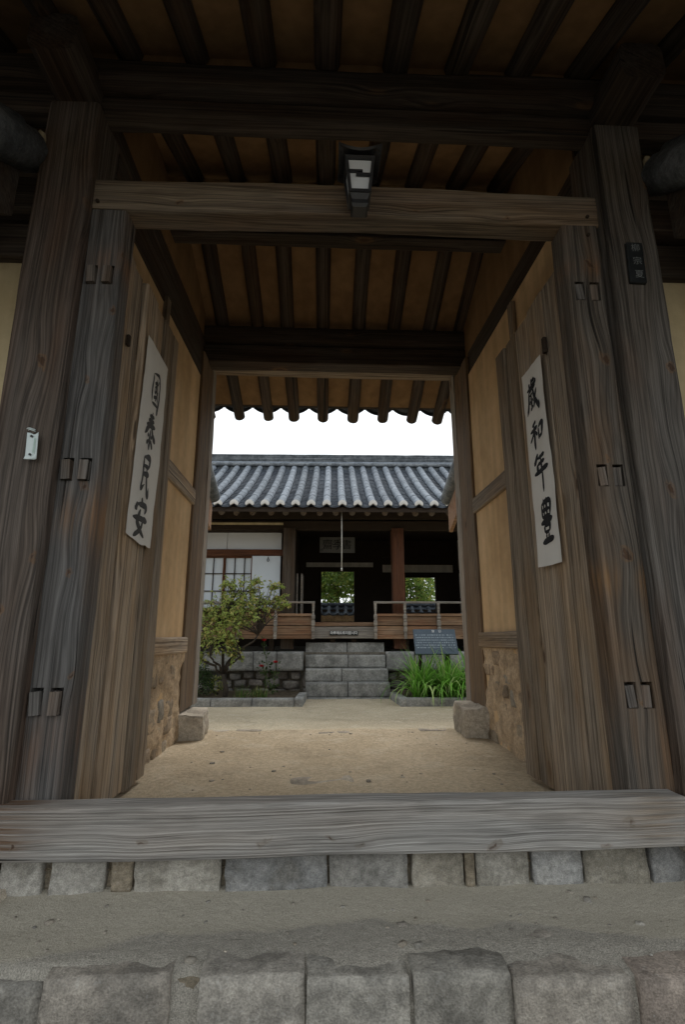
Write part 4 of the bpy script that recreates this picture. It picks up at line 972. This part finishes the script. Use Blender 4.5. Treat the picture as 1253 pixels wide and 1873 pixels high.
# ================================================================== THINGS ON THE GATE
CH = {
 '國': [[(22, 14, 6), (18, 50, 6), (24, 84, 5)], [(24, 14, 5), (60, 8, 8), (80, 14, 9), (84, 50, 10), (80, 94, 11), (70, 86, 3)], [(34, 34, 6), (62, 30, 6)], [(50, 20, 6), (56, 50, 6), (70, 74, 6)], [(66, 48, 5), (46, 76, 6)],
        [(36, 44, 5), (48, 42, 6), (46, 54, 5), (37, 56, 5), (36, 45, 4)], [(32, 70, 6), (56, 64, 6)], [(64, 20, 5), (69, 26, 6)], [(26, 84, 5), (78, 82, 5)]],
 '泰': [[(34, 16, 7), (66, 12, 7)], [(30, 28, 7), (70, 23, 7)], [(18, 42, 8), (82, 33, 9)], [(52, 2, 6), (46, 30, 9), (12, 68, 10)], [(54, 36, 7), (70, 54, 9), (90, 70, 11)], [(50, 48, 7), (50, 92, 8), (42, 86, 3)], [(34, 60, 6), (42, 67, 7)], [(28, 88, 7), (46, 74, 5)], [(68, 57, 6), (58, 68, 6)], [(56, 72, 6), (74, 90, 9)]],
 '民': [[(28, 14, 8), (66, 8, 11), (72, 18, 10), (66, 34, 8)], [(30, 34, 7), (68, 32, 7)], [(28, 12, 8), (26, 60, 8), (24, 88, 9), (48, 74, 4)], [(26, 54, 8), (78, 47, 10)], [(50, 32, 8), (60, 66, 9), (84, 94, 12), (88, 74, 3)]],
 '安': [[(48, 2, 9), (54, 15, 8)], [(24, 19, 8), (16, 38, 10)], [(22, 22, 7), (80, 17, 11), (70, 36, 6)], [(48, 30, 8), (32, 62, 9), (72, 92, 11)], [(68, 44, 8), (52, 74, 8), (18, 97, 8)], [(8, 55, 8), (94, 49, 12)]],
 '歲': [[(50, 2, 8), (50, 20, 8)], [(52, 11, 7), (74, 9, 8)], [(32, 9, 7), (32, 22, 7)], [(14, 27, 7), (86, 20, 8)], [(26, 32, 8), (24, 60, 8), (8, 96, 8)], [(26, 34, 7), (76, 28, 8)], [(56, 18, 8), (64, 60, 9), (92, 94, 12), (94, 78, 3)], [(82, 40, 7), (52, 86, 7)], [(74, 13, 6), (84, 20, 7)], [(32, 46, 5), (52, 43, 5)], [(42, 46, 6), (42, 86, 6)], [(35, 60, 5), (31, 71, 5)], [(50, 58, 5), (55, 68, 5)], [(32, 88, 5), (50, 77, 5)]],
 '和': [[(46, 4, 9), (20, 17, 6)], [(6, 33, 8), (56, 25, 9)], [(32, 14, 9), (32, 98, 9)], [(32, 34, 7), (4, 66, 8)], [(34, 36, 6), (54, 55, 8)], [(62, 34, 8), (64, 74, 7)], [(62, 34, 7), (92, 27, 11), (84, 68, 8)], [(64, 67, 7), (86, 63, 8)]],
 '年': [[(36, 0, 9), (12, 32, 9)], [(32, 16, 7), (80, 9, 9)], [(28, 33, 7), (76, 27, 8)], [(28, 32, 7), (26, 54, 8)], [(4, 58, 9), (96, 48, 12)], [(52, 14, 8), (53, 60, 8), (53, 118, 7)]],
 '豊': [[(24, 14, 7), (26, 44, 7)], [(24, 14, 7), (76, 10, 9), (74, 42, 8)], [(40, 2, 7), (40, 42, 7)], [(58, 1, 7), (58, 42, 7)], [(26, 28, 6), (74, 26, 6)], [(26, 43, 7), (74, 41, 7)], [(12, 55, 8), (88, 48, 10)], [(32, 62, 7), (33, 76, 7)], [(32, 62, 7), (68, 59, 8), (64, 75, 7)], [(34, 76, 6), (64, 74, 6)], [(38, 80, 6), (44, 88, 7)], [(62, 79, 6), (56, 88, 7)], [(10, 96, 8), (90, 91, 11)]],
}
def ribbons(strokes, fn):
    """brush strokes as flat ribbons; fn maps (u, v) in 0..100 to space"""
    vs_, fs = [], []
    for st_ in strokes:
        P_ = [Vector(p) for p in st_]
        pts = []
        for i in range(len(P_) - 1):
            p0, p1, p2, p3 = P_[max(i - 1, 0)], P_[i], P_[i + 1], P_[min(i + 2, len(P_) - 1)]
            for k in range(8):
                t = k / 8; pts.append(.5 * ((2 * p1) + (p2 - p0) * t + (2 * p0 - 5 * p1 + 4 * p2 - p3) * t * t + (3 * p1 - p0 - 3 * p2 + p3) * t ** 3))
        pts.append(P_[-1]); n = len(pts); b0 = len(vs_)
        for i, p in enumerate(pts):
            d = pts[min(i + 1, n - 1)] - pts[max(i - 1, 0)]; d = Vector((d.x, d.y)); d = d.normalized() if d.length else Vector((1, 0)); q = Vector((-d.y, d.x))
            e = min(1, .35 + 3.2 * i / n, .25 + 4 * (n - 1 - i) / n) * (1 + .22 * nz((p.x * .09, p.y * .09, b0)))
            wd = max(.8, p.z * .74 * e)
            vs_ += [fn(p.x + q.x * wd, p.y + q.y * wd), fn(p.x - q.x * wd, p.y - q.y * wd)]
        for i in range(n - 1): a = b0 + 2 * i; fs.append((a, a + 1, a + 3, a + 2))
    return mesh(vs_, fs)
def banner(name, label, hx, X, Ya, Yb, z0, z1, chars, spots, ink, torn, lean):
    """paper strip on a door leaf; u runs to the reader's right, v upward"""
    W, Hh = abs(Yb - Ya), z1 - z0; sgn = 1 if Yb > Ya else -1; s0 = sd_()
    def off(u, v): return .008 + .007 * nz((u * 8, v * 4, 1), s0) + .003 * nz((u * 22, v * 14, 1), s0) + .004 * max(0, nz((u * 3, v * 3, 5), s0)) + .010 * max(0, .12 - v / Hh) * 3
    def P(u, v, e=0.): return Vector((X + hx * (off(u, v) + e), Ya + sgn * (u + lean * (v - Hh / 2)), z0 + v))
    nx, ny = 12, 48; vs_, fs = [], []
    for j in range(ny + 1):
        for i in range(nx + 1):
            u, v = W * i / nx, Hh * j / ny
            lo = torn * (.5 + .5 * nz((u * 14, 0, 2), s0)) + torn * .9 * max(0, abs(u / W - .62) * 1.6 - .15)
            v2 = lo + (Hh - lo) * j / ny; u2 = u + (.004 * nz((0, v * 9, 3), s0 + (i > 5)) if i in (0, nx) else 0)
            vs_.append(P(u2, v2))
    for j in range(ny):
        for i in range(nx): a = j * (nx + 1) + i; fs.append((a, a + 1, a + nx + 2, a + nx + 1))
    me = mesh(vs_, fs, True); o = tag(add(name, me, 'paper'), label, 'paper banner', 'calligraphy banners on the door leaves')
    for ch, (uc, vc, sw, sh, slant) in zip(chars, spots):
        def fn(a, c, uc=uc, vc=vc, sw=sw, sh=sh): return P(uc + (a / 100 - .5) * sw + slant * (50 - c) / 100, vc - (c / 100 - .5) * sh, .0016)
        add('brush_character', ribbons(CH[ch], fn), ink, o)
    return o
banner('paper_banner', 'white paper banner with four brushed characters on the left door, torn bottom', 1, -.957, 2.455, 2.83, .41, 1.555, '國泰民安', ((.19, .90, .18, .25, 0), (.185, .655, .21, .235, 0), (.18, .40, .20, .24, 0), (.175, .155, .25, .23, 0)), 'ink', .035, .045)
banner('paper_banner', 'white paper banner with four brushed characters on the right door, folded bottom edge', -1, 1.160, 2.595, 2.34, .30, 1.415, '歲和年豊', ((.115, .945, .18, .205, 0), (.13, .715, .18, .17, 0), (.135, .515, .17, .185, 0), (.14, .24, .165, .24, 0)), 'inkblack', .012, -.015)

# lantern on the lintel
la = thing('lantern', 'small black lantern with milky glass hung on the front lintel', 'lantern', (.16, 1.9, 1.78))
def frustum(name, cz, parent, mat, rings, cx=.158, cy=1.885, seg=4, rot=R(45), smooth=False):
    vs_, fs = [], []
    for z, r in rings:
        for j in range(seg): a = rot + 2 * math.pi * j / seg; vs_.append((cx + r * math.cos(a) * 1.414 if seg == 4 else cx + r * math.cos(a), cy + (r * math.sin(a) * 1.414 if seg == 4 else r * math.sin(a)), z))
    n = len(rings)
    for i in range(n - 1):
        for j in range(seg): fs.append((i * seg + j, i * seg + (j + 1) % seg, (i + 1) * seg + (j + 1) % seg, (i + 1) * seg + j))
    fs += [tuple(range(seg))[::-1], tuple((n - 1) * seg + j for j in range(seg))]
    return add(name, mesh(vs_, fs, smooth), mat, parent)
frustum('glass_body', 0, la, 'milk', [(1.90, .040), (2.045, .056)])
zz = ((1.892, .043), (2.05, .060))
for sx in (-1, 1):
    for sy in (-1, 1):
        timber('corner_bar', la, (.158 + sx * zz[0][1], 1.885 + sy * zz[0][1], zz[0][0]), (.158 + sx * zz[1][1], 1.885 + sy * zz[1][1], zz[1][0]), .014, .014, 'iron', amp=0, bev=.002)
frustum('top_frame', 0, la, 'iron', [(2.045, .064), (2.062, .068)])
frustum('bottom_frame', 0, la, 'iron', [(1.884, .050), (1.902, .048)])
# roof with lifted corners
vs_, fs = [], []; N = 8
for j in range(N + 1):
    for i in range(N + 1):
        u, v = i / N * 2 - 1, j / N * 2 - 1; m = max(abs(u), abs(v)); q = .096
        vs_.append((.158 + u * q, 1.885 + v * q, 2.072 + .045 * (1 - m) + .028 * (abs(u) * abs(v)) ** 2))
for j in range(N):
    for i in range(N): a = j * (N + 1) + i; fs.append((a, a + 1, a + N + 2, a + N + 1))
rm_ = mesh(vs_, fs); bm = bmesh.new(); bm.from_mesh(rm_); bmesh.ops.solidify(bm, geom=bm.faces[:], thickness=.012); bm.to_mesh(rm_); bm.free(); add('roof', rm_, 'iron', la)
frustum('finial', 0, la, 'iron', [(2.11, .012), (2.13, .016), (2.15, .004)], seg=8)
for a, c, z in ((-.056, .012, 1.985), (-.018, .052, 1.968)): box('lattice_bar', la, (.158 + a, .158 + c), (1.822, 1.834), (z - .005, z + .005), 'iron')
frustum('base', 0, la, 'iron', [(1.822, .030), (1.835, .038), (1.86, .034), (1.884, .044)])
box('bracket', la, (.128, .188), (1.915, 1.998), (1.91, 1.95), 'iron', .006)

# nameplate and tag on the posts
npz = tag(add('nameplate', box_mesh(.078, .018, .215, .003), 'slate', None, T(1.44, 1.934, 1.642) @ Matrix.Rotation(R(1.5), 4, 'Y')), 'narrow black nameplate with three pale characters on the right post', 'nameplate')
for ch, z in (('柳', 1.715), ('宗', 1.645), ('夏', 1.575)):
    add('character', text_mesh(ch, .044), 'whitepaint', npz, T(1.443, 1.9235, z) @ Matrix.Rotation(R(90), 4, 'X'))
tg = thing('small_tag', 'small white plastic tag nailed to the left post', 'tag', (-1.147, 1.935, .70))
Mt = T(-1.148, 1.934, .705) @ Matrix.Rotation(R(-3), 4, 'Y')
vs_, fs = [], []
for j in range(9):
    for i in range(5):
        u, v = i / 4 - .5, j / 8 - .5; vs_.append((u * .042, -.004 - .006 * (u * 2) ** 2 - .010 * max(0, -v - .36) * 6 * (u < .1), v * .112 - (.006 if (j == 8 and i in (2, 3)) else 0)))
for j in range(8):
    for i in range(4): a = j * 5 + i; fs.append((a, a + 1, a + 6, a + 5))
tm = mesh(vs_, fs, True); bm = bmesh.new(); bm.from_mesh(tm); bmesh.ops.solidify(bm, geom=bm.faces[:], thickness=.003); bm.to_mesh(tm); bm.free()
pl = add('plate', tm, 'tag', tg, Mt)
box('print', pl, (-1.140, -1.134), (1.9215, 1.9225), (.675, .735), 'tagprint')
for dx, z in ((-.006, .745), (-.005, .668)): log('nail', tg, (-1.148 + dx, 1.935, z), (-1.148 + dx, 1.922, z), .0035, .005, 'iron', seg=8, amp=0)
add('wire_clip', tube_mesh([[((-1.178 + .032 * t / 8, 1.93 - .012 * math.sin(math.pi * t / 8), .778 - .004 * t / 8), .0025) for t in range(9)], [((-1.172 + .028 * t / 8, 1.93 - .014 * math.sin(math.pi * t / 8), .772 - .005 * t / 8), .0022) for t in range(9)]], 5), 'tag', tg)
